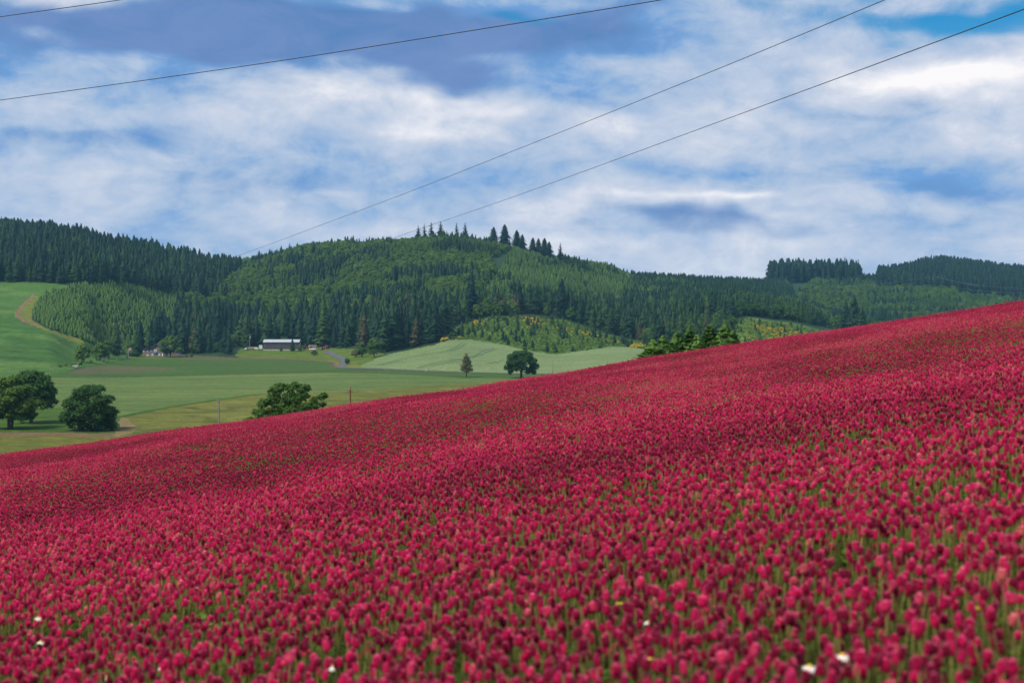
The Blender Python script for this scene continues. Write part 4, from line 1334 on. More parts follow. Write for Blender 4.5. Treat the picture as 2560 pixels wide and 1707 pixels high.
# ------------------------------------------------------------------ crimson clover
def floret_head(r, h=.034, rad=.0100, rings=10, n=10):
    V, Fc, tip = [], [], []
    # core
    prof = [(0, .35), (.12, .72), (.35, .86), (.65, .8), (.88, .5), (1.0, .08)]
    for s, q in prof:
        for k in range(7):
            a = 6.283 * k / 7
            V.append((math.cos(a) * rad * q * .8, math.sin(a) * rad * q * .8, s * h))
    for i in range(len(prof) - 1):
        for k in range(7):
            p0, p1 = i * 7 + k, i * 7 + (k + 1) % 7
            Fc += [(p0, p1, p1 + 7), (p0, p1 + 7, p0 + 7)]
    for i in range(rings):
        s = (i + .3) / rings
        q = np.interp(s, [0, .15, .4, .7, .9, 1], [.66, .98, 1.0, .84, .55, .2]) * rad
        for k in range(n):
            a = 6.283 * (k + .5 * (i % 2)) / n + r.uniform(-.2, .2)
            c, sn = math.cos(a), math.sin(a)
            up = .35 + .9 * s + r.uniform(-.15, .25)
            L = rad * r.uniform(.42, .75)
            wd = rad * r.uniform(.20, .30)
            z = s * h
            b = len(V)
            V += [(c * q * .62, sn * q * .62, z), (c * q * .9 - sn * wd, sn * q * .9 + c * wd, z + L * up * .5), (c * (q + L * .5), sn * (q + L * .5), z + L * up), (c * q * .9 + sn * wd, sn * q * .9 - c * wd, z + L * up * .5)]
            Fc += [(b, b + 1, b + 2), (b, b + 2, b + 3)]
            t0 = r.uniform(.55, 1.0) * (.55 + .45 * s)  # tips paler towards the top of the head, painting in its highlight too
            tip += [0, .25 * t0, t0, .25 * t0]
    return np.array(V), np.array(Fc), np.array([0.0] * (len(V) - len(tip)) + tip)


def tri_mb(m):
    return np.array(m.v), np.array([[f[0], f[i], f[i + 1]] for f in m.f for i in range(1, len(f) - 1)])


def leaf_trio(r, base, az, tilt, size):
    """Three heart shaped leaflets on a thin stalk."""
    V, Fc = [], []
    base = Vector(base)
    out = Vector((math.cos(az), math.sin(az), .5)).normalized()
    hub = base + out * size * 1.6
    sd = Vector((-math.sin(az), math.cos(az), 0)) * .0011
    V += [base - sd, base + sd, hub]
    Fc += [(0, 1, 2)]
    for k in range(3):
        a = az + (k - 1) * 2.0
        d = Vector((math.cos(a), math.sin(a), tilt * r.uniform(-.6, 1.0)))
        s = Vector((-math.sin(a), math.cos(a), r.uniform(-.2, .2)))
        b = len(V)
        V += [hub, hub + d * size * .55 + s * size * .45 + Vector((0, 0, .004)), hub + d * size * 1.0 + s * size * .22, hub + d * size * .9, hub + d * size * 1.0 - s * size * .22, hub + d * size * .55 - s * size * .45 + Vector((0, 0, .004))]
        Fc += [(b, b + 1, b + 3), (b + 1, b + 2, b + 3), (b, b + 3, b + 5), (b + 3, b + 4, b + 5)]
    return [tuple(v) for v in V], Fc


def clover_parts(r, H=.42):
    bx_, by_ = r.uniform(-.035, .035, 2)
    m = MB()
    m.tube([(0, 0, -.03), (bx_ * .2, by_ * .2, H * .5), (bx_ * .7, by_ * .7, H * .8), (bx_, by_, H)], [.0019, .0017, .0015, .0016], 5)
    stem = tri_mb(m)
    hv, hf, tips = floret_head(r, h=r.uniform(.015, .024), rad=r.uniform(.0092, .0116))
    lean = Vector((bx_, by_, .12)).normalized()
    q = Vector((0, 0, 1)).rotation_difference(lean)
    hv = np.array([tuple(q @ Vector(p)) for p in hv]) + np.array([bx_, by_, H - .003])
    LV, LF = [], []
    for k in range(3):
        zz = H * r.uniform(.25, .72)
        v, f_ = leaf_trio(r, (bx_ * .5, by_ * .5, zz), r.uniform(0, 6.28), .5, r.uniform(.016, .024))
        b = len(LV)
        LV += v
        LF += [tuple(b + i for i in t_) for t_ in f_]
    return (hv, hf, tips), stem, (np.array(LV), np.array(LF))


rc = np.random.default_rng(21)
CLOVER = [clover_parts(rc) for _ in range(8)]
cl_coll = bpy.data.collections.new('clover_shapes')
CM = []
for i, s in enumerate(CLOVER):
    cl_coll.objects.link(bpy.data.objects.new('clover_shape_%02d' % i, joined('clover_flower', s, [M['head'], M['cstem'], M['cleaf']])))
    CM.append([tipped(fast_mesh(nm, q[0], [q[1]], [mm]), q[2] if len(q) > 2 else [0]) for nm, q, mm in zip(('flower_head', 'stem', 'leaves'), s, (M['head'], M['cstem'], M['cleaf']))])


def leaf_tuft(r, n=9):
    LV, LF = [], []
    for k in range(n):
        v, f_ = leaf_trio(r, (r.uniform(-.05, .05), r.uniform(-.05, .05), r.uniform(.08, .27)), r.uniform(0, 6.28), .6, r.uniform(.016, .028))
        b = len(LV)
        LV += v
        LF += [tuple(b + i for i in t_) for t_ in f_]
    return np.array(LV), np.array(LF)


def blade_tuft(r, n=7):
    LV, LF = [], []
    for k in range(n):
        a, hh, ln = r.uniform(0, 6.28), r.uniform(.25, .43), r.uniform(.02, .14)
        c, s = math.cos(a), math.sin(a)
        p = Vector((r.uniform(-.05, .05), r.uniform(-.05, .05), 0))
        wv = Vector((-s, c, 0)) * r.uniform(.002, .004)
        b = len(LV)
        mid = p + Vector((c * ln * .35, s * ln * .35, hh * .65))
        LV += [tuple(p - wv), tuple(p + wv), tuple(mid + wv), tuple(mid - wv), tuple(p + Vector((c * ln, s * ln, hh)))]
        LF += [(b, b + 1, b + 2), (b, b + 2, b + 3), (b + 3, b + 2, b + 4)]
    return np.array(LV), np.array(LF)


lf_coll = bpy.data.collections.new('clover_leaf_shapes')
for i in range(5):
    v, f_ = leaf_tuft(rc)
    lf_coll.objects.link(bpy.data.objects.new('clover_leaf_shape_%02d' % i, fast_mesh('clover_leaf_tuft', v, [f_], [M['cleaf']])))
for i in range(3):
    v, f_ = blade_tuft(rc)
    lf_coll.objects.link(bpy.data.objects.new('clover_leaf_shape_%02d' % (5 + i), fast_mesh('grass_tuft', v, [f_], [M['stem']])))

rs = np.random.default_rng(33)


def field_points(gap, y0, y1, side=.47, pad=1.2):
    xm = side * y1 + pad
    gx, gy_ = np.meshgrid(np.arange(-xm, xm, gap), np.arange(y0, y1, gap))
    x = (gx + rs.uniform(-.5, .5, gx.shape) * gap).ravel()
    y = (gy_ + rs.uniform(-.5, .5, gx.shape) * gap).ravel()
    k = np.abs(x) < side * y + pad
    return x[k], y[k]


x, y = field_points(.041, 1.9, 17.0)
x2, y2 = field_points(.056, 17.0, 61.0)
x, y = np.concatenate([x, x2]), np.concatenate([y, y2])
thin = fnoise(x / .46 + 31, y / .62 + 12, 3)
thin2 = fnoise(x / 4.5 + 25, y / 6.0 + 18, 2)
bare = sst(.85 * thin + .15 * thin2, .585, .715)
keep = rs.random(len(x)) > bare * .66
x, y, bare, thin = x[keep], y[keep], bare[keep], thin[keep]
gz = ground(x, y)
N = len(x)
hgt = (rs.normal(1.0, .085, N) * (1 - .16 * bare)).clip(.70, 1.28)
wide = rs.uniform(.74, 1.12, N)
cn = fnoise(x / 2.6 + 61, y / 3.4 + 42, 3)
tint = (.345 + (cn - .5) * 1.0 + rs.normal(0, .21, N) + np.where(rs.random(N) < .08, .34, 0)).clip(0.02, 1)
spin = np.stack([rs.normal(0, .10, N), rs.normal(0, .10, N), rs.uniform(0, 6.28, N)], 1)
pick = rs.integers(0, len(CLOVER), N)
size = np.stack([wide, wide, hgt], 1)
hu, hv_ = CX + F * x / y, HV - F * (gz + .42 * hgt) / y
inview = (hu > 4) & (hu < 2556) & (hv_ < 1704)
near = np.argsort(np.where(inview, y, 1e9))[:298]
# the foremost flowers, each a plant of its own
CMARK = [(130, 'the left corner'), (330, 'the drooping daisy'), (560, 'the left centre'), (834, 'the low daisy'), (1100, 'the bottom middle'), (1350, 'the right centre'),
         (1620, 'the yellow flower'), (1850, 'the centre right'), (2070, 'the paired daisies'), (2280, 'the lower right'), (2480, 'the right corner')]
citems = []
yq = np.quantile(y[near], [.25, .5, .75])
for k in near:
    c = ['dark crimson', 'crimson', 'rose red', 'pink', 'salmon'][int(np.searchsorted([.2, .36, .52, .72], tint[k]))]
    rw = ['front', 'second', 'third', 'fourth'][int(np.searchsorted(yq, y[k]))]
    sz = ['short', 'middling', 'tall'][int(np.searchsorted([.95, 1.04], hgt[k]))]
    mk = min(CMARK, key=lambda q: abs(q[0] - hu[k]))[1]
    citems.append((k, '%s %s clover flower in %s rows near %s' % (sz, c, rw, mk), hu[k]))
CLAB = number_off(citems)
for k in near:
    root = empty('clover_flower', (x[k], y[k], gz[k]), 0, tuple(size[k]))
    root.rotation_euler = spin[k]
    tag(root, CLAB[k], 'clover flower', 'crimson clover flowers of the front rows')
    for nm, me in zip(('flower_head', 'stem', 'leaves'), CM[pick[k]]):
        o = link(bpy.data.objects.new(nm, me), root)
        o['tint'] = float(tint[k])
rest = np.ones(N, bool)
rest[near] = False
scatter('crimson_clover', cl_coll, np.stack([x, y, gz], 1)[rest], spin[rest], size[rest], pick[rest], tint[rest])
print('clover', N)
x, y = field_points(.125, 1.9, 34.0)
x2, y2 = field_points(.20, 34.0, 60.0)
x, y = np.concatenate([x, x2]), np.concatenate([y, y2])
thin = fnoise(x / .46 + 31, y / .62 + 12, 3)
thin2 = fnoise(x / 4.5 + 25, y / 6.0 + 18, 2)
bare = sst(.85 * thin + .15 * thin2, .585, .715)
N2 = len(x)
sc = (rs.uniform(.55, .82, N2) + bare * .55)
blade = rs.random(N2) < .08
scatter('clover_leaves', lf_coll, np.stack([x, y, ground(x, y)], 1), np.stack([rs.normal(0, .12, N2), rs.normal(0, .12, N2), rs.uniform(0, 6.28, N2)], 1),
        np.stack([sc, sc, np.where(blade, sc * .8, sc)], 1), np.where(blade, rs.integers(5, 8, N2), rs.integers(0, 5, N2)), (rs.normal(.32, .2, N2) + bare * .25).clip(0, 1))

# ------------------------------------------------------------------ white and yellow flowers among the clover
M['white'] = worn('white_petals', (.80, .78, .70), .6, scale=60, var=.15)
M['yellow'] = worn('yellow_petals', (.62, .42, .03), .6, scale=60, var=.2)
M['green'] = worn('plain_stem', (.08, .13, .03), .7, scale=60)


def clover_y(u, v):
    t, s = float(TX(u)), float(TZ(v))
    ys_ = np.linspace(1.8, 44, 2000)
    d = clover_top(t * ys_, ys_) - s * ys_
    k = np.nonzero(d >= 0)[0]
    return float(ys_[k[0]]) if len(k) else 3.0


DAISIES = [(96, 1551, 'white daisy lit from above, near the left edge of the clover'), (102, 1612, 'small white daisy just below another one at the left edge'), (409, 1676, 'largest white daisy, drooping, at the bottom left of the clover'),
           (265, 1703, 'white daisy cut by the bottom edge at the left'), (834, 1676, 'white daisy low between the left corner and the middle'), (2024, 1680, 'white daisy low right, lower one of two'),
           (2106, 1652, 'white daisy low right, upper one of two'), (1624, 1565, 'small white daisy right of the middle, low in the clover'), (2430, 1056, 'tiny white daisy far up the clover at the right'),
           (1706, 1164, 'tiny white daisy high in the middle of the clover'), (1520, 1132, 'tiny white daisy far up the clover, left of the other one'), (508, 1099, 'pale speck of a daisy near the left crest')]
for i, (u, v, lab) in enumerate(DAISIES):
    y = clover_y(u, v)
    xx = float(TX(u)) * y
    zt = float(TZ(v)) * y
    gz0 = float(ground(xx, y))
    s = 1.0 if y < 6 else 1.5
    root = tag(empty('daisy_flower', (xx, y, gz0), i), lab, 'daisy', 'white daisies in the clover')
    hh = zt - gz0 + .01
    MB().tube([(0, 0, 0), (.01, 0, hh * .6), (0, 0, hh)], .0016, 5).build('stem', M['green'], root)
    pm = MB()
    for k in range(13):
        a = 6.283 * k / 13
        c, sn = math.cos(a), math.sin(a)
        dz = -.006 + .004 * math.sin(i + k)
        wd = .0036 * s
        L = .017 * s
        pm.add([(c * .004, sn * .004, hh + .003), (c * L * .7 - sn * wd, sn * L * .7 + c * wd, hh + .003 + dz * .4), (c * L, sn * L, hh + dz), (c * L * .7 + sn * wd, sn * L * .7 - c * wd, hh + .003 + dz * .4)], [(0, 1, 2, 3), (3, 2, 1, 0)])
    pm.build('petals', M['white'], root)
    MB().tube([(0, 0, hh), (0, 0, hh + .005 * s), (0, 0, hh + .008 * s)], [.006 * s, .006 * s, .001], 9).build('flower_centre', M['yellow'], root)
for i, (u, v, lab) in enumerate(((1624, 1660, 'yellow flower low in the clover right of the middle'), (1548, 1519, 'small yellow flower in the lower middle of the clover'), (2448, 1534, 'yellow flower near the right edge of the clover'))):
    y = clover_y(u, v)
    xx, zt = float(TX(u)) * y, float(TZ(v)) * y
    gz0 = float(ground(xx, y))
    hh = zt - gz0 + .01
    root = tag(empty('yellow_flower', (xx, y, gz0), i), lab, 'flower', 'yellow flowers in the clover')
    MB().tube([(0, 0, 0), (.01, .01, hh * .6), (0, 0, hh)], .0015, 5).build('stem', M['green'], root)
    pm = MB()
    for k in range(5):
        a = 6.283 * k / 5
        c, sn = math.cos(a), math.sin(a)
        pm.add([(0, 0, hh), (c * .007 - sn * .005, sn * .007 + c * .005, hh + .003), (c * .012, sn * .012, hh + .005), (c * .007 + sn * .005, sn * .007 - c * .005, hh + .003)], [(0, 1, 2, 3), (3, 2, 1, 0)])
    pm.build('petals', M['yellow'], root)

# ------------------------------------------------------------------ farm buildings
M['siding'] = worn('shed_siding', (.080, .072, .080), .6, scale=.5, var=.25)
M['sheet'] = worn('roof_sheet', (.34, .36, .40), .55, scale=.3, var=.12)
M['concrete'] = worn('plinth_concrete', (.44, .42, .36), .85, scale=.8)
M['brownwall'] = worn('house_siding', (.20, .16, .13), .8, scale=.8)
M['shingle'] = worn('roof_shingle', (.055, .065, .085), .8, scale=1.0)
M['shingle2'] = worn('low_roof', (.035, .04, .05), .8, scale=1.0)
M['trim'] = worn('white_trim', (.74, .75, .76), .6, scale=1.0, var=.1)
M['bluepaint'] = worn('blue_paint', (.045, .10, .32), .5, scale=1.0)
M['glass'] = worn('window_glass', (.10, .13, .17), .12, scale=.5, spec=.6)
M['bluetarp'] = worn('blue_awning', (.12, .30, .55), .6, scale=.8)


def part(m, name, mat, root, lab=None):
    o = m.build(name, M[mat], root)
    if lab:
        o['label'] = lab
    return o


# the long shed
p = on(703, 934)
root = tag(empty('farm_shed', (p.x, p.y, p.z), 0), 'long dark grey metal shed with pale roof and concrete base', 'shed')
W2, DP, WH, RH = 11.7, 9.0, 5.35, 1.55
part(MB().box(-W2, W2, 0, DP, .55, WH), 'wall', 'siding', root)
part(MB().box(-W2 - .04, W2 + .04, -.05, DP + .05, -1.2, .55), 'plinth', 'concrete', root)
part(MB().prism([(-.45, WH - .02), (DP / 2, WH + RH), (DP + .45, WH - .02), (DP + .45, WH + .14), (DP / 2, WH + RH + .16), (-.45, WH + .14)][::-1], -W2 - .3, W2 + .3), 'roof', 'sheet', root).rotation_euler = (0, 0, R(90))
g_ = MB().prism([(0, WH), (DP, WH), (DP / 2, WH + RH - .06)], -W2 + .01, W2 - .01)
o = part(g_, 'gable', 'siding', root)
for o_ in (o,):
    o_.rotation_euler = (0, 0, R(90))
ribs = MB()
for k in range(40):
    xx = -W2 + .3 + k * (2 * W2 - .6) / 39
    ribs.box(xx - .04, xx + .04, -.06, 0.0, .56, WH - .02)
part(ribs, 'siding_ribs', 'siding', root)['kind'] = 'stuff'
part(MB().box(-W2 - .3, W2 + .3, -.58, -.46, WH - .10, WH + .05), 'gutter', 'trim', root)
part(MB().box(W2 + .003, W2 + .06, 2.2, 6.4, .5, 4.3), 'sliding_door', 'trim', root)

# the house
p = at(385, 891.6, 500)
HY = p.y
root = tag(empty('farm_house', (p.x, p.y, p.z), 0), 'two storey brown house with grey gable roof, half hidden by a round tree', 'house')
k_ = HY / F
xl, xr = (357 - 385) * k_, (448 - 385) * k_
zb = -0.9
part(MB().box(xl, (414 - 385) * k_, 0, 9, zb, 4.25), 'wall', 'brownwall', root)
part(MB().box((414 - 385) * k_, xr, .8, 9, zb, 3.5), 'wing_wall', 'brownwall', root)
gx0, gx1, gp = (373 - 385) * k_, (411 - 385) * k_, 7.75
part(MB().prism([(gx0 + .25, 4.25), (gx1 - .25, 4.25), ((gx0 + gx1) / 2, gp - .28)], .01, 8.9), 'gable', 'brownwall', root)
rm = MB()
for sg, xe in ((-1, gx0), (1, gx1)):
    xm = (gx0 + gx1) / 2
    pr = [(xe + sg * .5, 4.05), (xm, gp), (xm, gp + .3), (xe + sg * .5, 4.35)]
    rm.prism(pr if sg > 0 else pr[::-1], -.6, 9.4)
part(rm, 'roof', 'shingle', root)
part(MB().prism([(xl - .4, 4.26), (gx0 - .55, 4.26), (gx0 - .55, 6.1), (xl + 1.6, 5.9)], -.3, 9.2), 'low_roof', 'shingle2', root)
part(MB().prism([(gx1 + .55, 3.52), (xr + .5, 3.52), (xr - 1.2, 5.2), (gx1 + .55, 5.4)], .4, 9.2), 'wing_roof', 'shingle2', root)
for (u0, u1, v0, v1) in ((367, 371, 885.5, 890.5), (379, 383, 885, 890.3), (396, 400, 884.5, 890), (358, 361, 876.5, 879.5), (368, 370.5, 876.5, 879), (375.5, 379, 875.5, 878.5), (386, 391.5, 873.5, 878)):
    a_, b_ = (u0 - 385) * k_, (u1 - 385) * k_
    z1, z0 = float(TZ(v0)) * HY - p.z, float(TZ(v1)) * HY - p.z
    fr = MB().box(a_, b_, -.10, -.004, z0, z1)
    fo = part(fr, 'window', 'trim', root)
    part(MB().box(a_ + .18, b_ - .18, -.13, -.103, z0 + .18, z0 + (z1 - z0) * .55), 'pane', 'glass', fo)
z0 = float(TZ(891.5)) * HY - p.z
part(MB().box((408 - 385) * k_, (410.5 - 385) * k_, -.12, -.004, z0, z0 + 2.2), 'door', 'bluepaint', root)
part(MB().box((405 - 385) * k_, (407.6 - 385) * k_, -.10, -.004, z0 + .2, z0 + 2.2), 'side_window', 'trim', root)
part(MB().box((385.5 - 385) * k_, (393 - 385) * k_, -.6, -.14, 2.55, 3.35), 'awning', 'bluetarp', root)
part(MB().box((391 - 385) * k_, (393 - 385) * k_, 4, 4.9, 6.2, 8.9), 'chimney', 'brownwall', root)

# ------------------------------------------------------------------ vehicles
M['rubber'] = worn('tyre_rubber', (.018, .018, .018), .9)
M['steel'] = worn('dark_steel', (.07, .07, .075), .5, metal=.5)
PAINT = {}


def paint(name, c):
    if name not in PAINT:
        M['paint_' + name] = worn(name + '_paint', c, .35, scale=1.0, var=.12, spec=.5)
        PAINT[name] = 1
    return 'paint_' + name


def wheels(root, xs_, wd, rad):
    for xx in xs_:
        for sy in (-1, 1):
            wm = MB().tube([(xx, sy * (wd / 2 - .22), rad), (xx, sy * (wd / 2 + .01), rad)], rad, 12)
            wo = part(wm, 'wheel', 'rubber', root)
            part(MB().tube([(xx, sy * (wd / 2 + .012), rad), (xx, sy * (wd / 2 + .03), rad)], rad * .55, 10), 'rim', 'trim', wo)


def vehicle(kind, u, y, dz, rz, col, label, group='vehicles parked by the shed'):
    p = on(u, y)
    root = tag(empty({'car': 'parked_car', 'pickup': 'pickup_truck', 'camper': 'camper_van', 'truck': 'flatbed_truck', 'tractor': 'farm_tractor', 'trailer': 'farm_trailer'}[kind], (p.x, p.y, p.z + dz), rz), label, kind, group)
    if kind == 'car':
        part(MB().prism([(-2.2, .35), (2.2, .35), (2.25, .75), (2.05, .95), (1.0, 1.02), (-1.9, 1.05), (-2.25, .9)], -.88, .88), 'body', col, root)
        part(MB().prism([(-1.75, 1.04), (1.05, 1.02), (.35, 1.52), (-1.35, 1.55)], -.78, .78), 'cabin', 'glass', root)
        part(MB().box(-1.35, .38, -.76, .76, 1.53, 1.60), 'roof', col, root)
        wheels(root, (-1.4, 1.35), 1.76, .34)
    elif kind == 'pickup':
        part(MB().prism([(-2.6, .5), (2.6, .5), (2.62, 1.05), (1.2, 1.15), (-2.6, 1.15)], -.95, .95), 'body', col, root)
        part(MB().prism([(-.6, 1.14), (1.25, 1.14), (.75, 1.85), (-.5, 1.88)], -.85, .85), 'cabin', col, root)
        part(MB().box(-.35, .65, -.88, .88, 1.28, 1.72), 'window', 'glass', root)
        part(MB().box(-2.45, -.75, -.8, .8, 1.16, 1.22), 'cargo_bed', 'steel', root)
        wheels(root, (-1.6, 1.65), 1.9, .40)
    elif kind == 'camper':
        part(MB().prism([(-2.9, .5), (2.6, .5), (2.7, 1.3), (1.9, 1.45), (1.5, 1.9), (2.3, 2.1), (2.2, 2.9), (-2.9, 2.9)], -1.1, 1.1), 'body', col, root)
        part(MB().prism([(1.58, 1.5), (1.95, 1.46), (1.62, 1.86), (1.52, 1.86)], -1.0, 1.0), 'windscreen', 'glass', root)
        for a_ in (-2.2, -.6):
            part(MB().box(a_, a_ + 1.0, -1.14, -1.102, 1.6, 2.2), 'window', 'glass', root)
        part(MB().box(-2.92, 2.0, -1.125, -1.103, 1.1, 1.22), 'stripe', 'steel', root)
        wheels(root, (-1.7, 1.6), 2.2, .42)
    elif kind == 'truck':
        part(MB().box(-3.0, 3.0, -.5, .5, .6, .85), 'chassis', 'steel', root)
        part(MB().prism([(.9, .8), (2.9, .8), (2.95, 1.6), (2.0, 1.75), (1.7, 2.6), (.9, 2.6)], -1.05, 1.05), 'cab', col, root)
        part(MB().box(1.05, 1.7, -1.08, 1.08, 1.75, 2.35), 'window', 'glass', root)
        part(MB().box(-3.1, .75, -1.15, 1.15, .86, 1.35), 'flatbed', col, root)
        part(MB().box(.62, .76, -1.1, 1.1, 1.36, 2.3), 'headboard', 'steel', root)
        wheels(root, (-2.0, 2.0), 2.1, .5)
    elif kind == 'tractor':
        part(MB().prism([(-.6, .8), (1.9, .8), (1.95, 1.45), (.2, 1.6), (-.6, 1.5)], -.42, .42), 'bonnet', col, root)
        part(MB().prism([(-1.4, 1.0), (.1, 1.0), (-.05, 2.3), (-1.2, 2.35)], -.65, .65), 'cabin', 'glass', root)
        part(MB().box(-1.35, .1, -.75, .75, 2.34, 2.46), 'roof', col, root)
        for sy in (-1, 1):
            part(MB().tube([(-1.0, sy * .72, .8), (-1.0, sy * 1.1, .8)], .8, 16), 'wheel', 'rubber', root)
            part(MB().tube([(1.4, sy * .55, .45), (1.4, sy * .82, .45)], .45, 14), 'wheel', 'rubber', root)
            part(MB().box(-1.85, -.2, sy * .9 - .22, sy * .9 + .22, 1.62, 1.72), 'fender', col, root)
        part(MB().tube([(1.95, .3, .5), (2.9, .3, .35)], .08, 6), 'loader_arm', col, root)
        part(MB().prism([(2.8, .1), (3.4, .1), (3.5, .8), (2.9, .55)], -.9, .9), 'bucket', col, root)
    elif kind == 'trailer':
        part(MB().box(-2.4, 2.2, -1.0, 1.0, .75, 1.0), 'bed', 'steel', root)
        part(MB().box(-2.4, 2.2, -1.02, -.94, 1.0, 1.9), 'side_board', col, root)
        part(MB().box(-2.4, 2.2, .94, 1.02, 1.0, 1.9), 'side_board', col, root)
        part(MB().box(-2.42, -2.34, -.93, .93, 1.0, 1.9), 'tailgate', col, root)
        part(MB().tube([(2.2, 0, .8), (3.6, 0, .6)], .07, 6), 'drawbar', 'steel', root)
        wheels(root, (-.5, .3), 2.0, .36)
    return root


cw, cr, cdr, ct, cg = paint('white', (.72, .72, .72)), paint('red', (.58, .035, .03)), paint('dark_red', (.17, .03, .03)), paint('tan', (.45, .33, .22)), paint('green', (.05, .22, .14))
cs = paint('silver', (.42, .44, .5))
vehicle('car', 617, 938, 0.15, R(80), cs, 'silver car half behind the utility pole left of the shed')
vehicle('trailer', 629, 938, .15, R(10), ct, 'tan farm trailer just right of the utility pole')
vehicle('pickup', 640, 938, .2, R(150), cw, 'white pickup truck parked between the trailer and the camper')
vehicle('camper', 651.5, 940, .2, R(100), cw, 'white camper van parked against the left end of the shed')
vehicle('truck', 768, 940, .2, R(165), cdr, 'dark red flatbed truck right of the shed')
vehicle('camper', 783, 944, .0, R(20), ct, 'cream van parked beyond the dark red truck')
vehicle('car', 782, 936, -.1, R(170), cw, 'white car in front of the cream van')
vehicle('car', 802, 938, 0, R(100), cg, 'small green car beside the red tractor')
vehicle('tractor', 815, 936, .1, R(170), cr, 'bright red tractor with front bucket at the end of the yard')
vehicle('car', 451, 928, .1, R(60), cw, 'white car parked at the right end of the brown house', 'vehicles parked by the house')

# ------------------------------------------------------------------ poles, posts, flag, pylon
M['pole'] = worn('grey_pole_wood', (.21, .185, .16), .9, scale=1.5)
M['rust'] = worn('reddish_pole_wood', (.26, .115, .06), .9, scale=1.2, var=.5)
M['post'] = worn('fence_wood', (.34, .28, .21), .9, scale=2.0)
M['galv'] = worn('grey_metal', (.42, .46, .52), .5, metal=.3)
M['cable'] = worn('cable_black', (.04, .038, .04), .6, scale=8)
M['cable_pale'] = worn('cable_bare', (.30, .36, .40), .5, scale=2)


def pole(u, y, vtop, rad, mat, label, arm=False, can=False, bands=True):
    p = on(u, y)
    h = float(TZ(vtop)) * y - p.z
    root = tag(empty('utility_pole', p, 0), label, 'utility pole', 'wooden poles in the valley')
    part(MB().tube([(0, 0, -1), (0, 0, h * .5), (.02, 0, h)], [rad * 1.15, rad, rad * .8], 9), 'shaft', mat, root)
    if arm:
        part(MB().box(-1.2, 1.2, -rad - .1, -rad, h - .55, h - .40), 'cross_arm', mat, root)
        for xx in (-1.1, 0, 1.1):
            part(MB().tube([(xx, -rad - .05, h - .40), (xx, -rad - .05, h - .18)], [.07, .05], 7), 'insulator', 'galv', root)
    if can:
        part(MB().tube([(.45, -.2, h - 2.6), (.45, -.2, h - 1.5), (.45, -.2, h - 1.4)], [.32, .32, .2], 10), 'transformer', 'galv', root)
        part(MB().box(rad, .3, -.25, -.12, h - 2.0, h - 1.9), 'bracket', 'steel', root)
    if bands:
        part(MB().box(-.35, .35, -rad - .04, -rad + .02, h - .5, h - .40), 'cross_bar', mat, root)
    return root


pole(624, 934, 835.5, .17, 'pole', 'grey utility pole with cross arm and transformer beside the shed', arm=True, can=True, bands=False)
pole(877, 830, 879, .15, 'post', 'plain pale pole beside the lane and the dark bush', bands=False)
pole(547, 235, 993, .12, 'pole', 'grey wooden pole rising from the clover edge left of the bushy tree')
pole(875, 175, 968, .13, 'rust', 'reddish brown wooden pole right of the bushy tree')
pole(1382, 640, 900, .09, 'pole', 'thin dark pole in the pale wheat right of the lone oak', bands=False)
# flag
p = at(321, 895.5, 500)
root = tag(empty('flagpole', p, 0), 'thin white flagpole with a red and white flag on the lawn', 'flagpole')
hf = float(TZ(868.5)) * p.y - p.z
part(MB().tube([(0, 0, -.6), (0, 0, hf)], [.09, .05], 8), 'mast', 'trim', root)
m, t, out = new_mat('flag_cloth')
gco = t.node('ShaderNodeTexCoord').outputs['Object']
sp_ = t.node('ShaderNodeSeparateXYZ')
t.l.new(gco, sp_.inputs[0])
sv_ = t.math('FRACT', t.math('MULTIPLY', sp_.outputs[2], 2.6))
kk = t.mix(t.math('GREATER_THAN', sv_, .5), (.62, .05, .05), (.80, .76, .72))
corner = t.math('MULTIPLY', t.math('LESS_THAN', sp_.outputs[0], .75), t.math('GREATER_THAN', sp_.outputs[2], hf - 1.0))
kk = t.mix(corner, kk, (.05, .06, .18))
pp = principled(t, kk, .8)
t.l.new(pp.outputs[0], out.inputs[0])
M['flag'] = m
fm = MB()
nx = 9
for s_ in (0, .02):
    fm.add([(.06 + k * .22, .10 * math.sin(k * 1.1) + s_, hf - .1 - .03 * k - zz * 1.35) for k in range(nx) for zz in (0, 1)],
           [(2 * k, 2 * k + 1, 2 * k + 3, 2 * k + 2) for k in range(nx - 1)])
part(fm, 'flag', 'flag', root)
p = at(318.5, 896, 500)
root = tag(empty('garden_bin', p), 'pale blue bin at the foot of the flagpole', 'bin')
part(MB().prism([(-.45, -.2), (.45, -.2), (.5, 1.3), (-.5, 1.3)], -.45, .45), 'body', 'bluetarp', root)
part(MB().prism([(-.56, 1.3), (.56, 1.3), (.5, 1.45), (-.5, 1.45)], -.52, .52), 'lid', 'bluetarp', root)
for i, (u, vb, vt, lab) in enumerate(((255, 903, 895, 'weathered fence post, first of the pair left of the flagpole'), (263, 905, 893.5, 'tallest weathered fence post near the flagpole'), (267, 904, 894, 'weathered fence post right beside the tallest one'),
                                       (292, 899, 892, 'grey fence post nearest the flagpole'), (195, 917, 908, 'weathered fence post beside the pale trough'), (133, 927, 918, 'weathered gate post low at the pasture edge, right one'),
                                       (125, 927, 919, 'weathered gate post low at the pasture edge, left one'))):
    p = at(u, vb, 500)
    h_ = (vb - vt) * p.y / F
    root = tag(empty('fence_post', p), lab, 'fence post', 'fence posts along the pasture edge')
    part(MB().tube([(0, 0, -.4), (.02, 0, h_), (.02, 0, h_ + .06)], [.21, .19, .10], 8), 'shaft', 'post', root)
    part(MB().box(-.24, .24, -.25, -.20, h_ * .8, h_ * .8 + .06), 'wire_staple', 'steel', root)
p1, p2 = at(255, 903, 500), at(263, 905, 500)
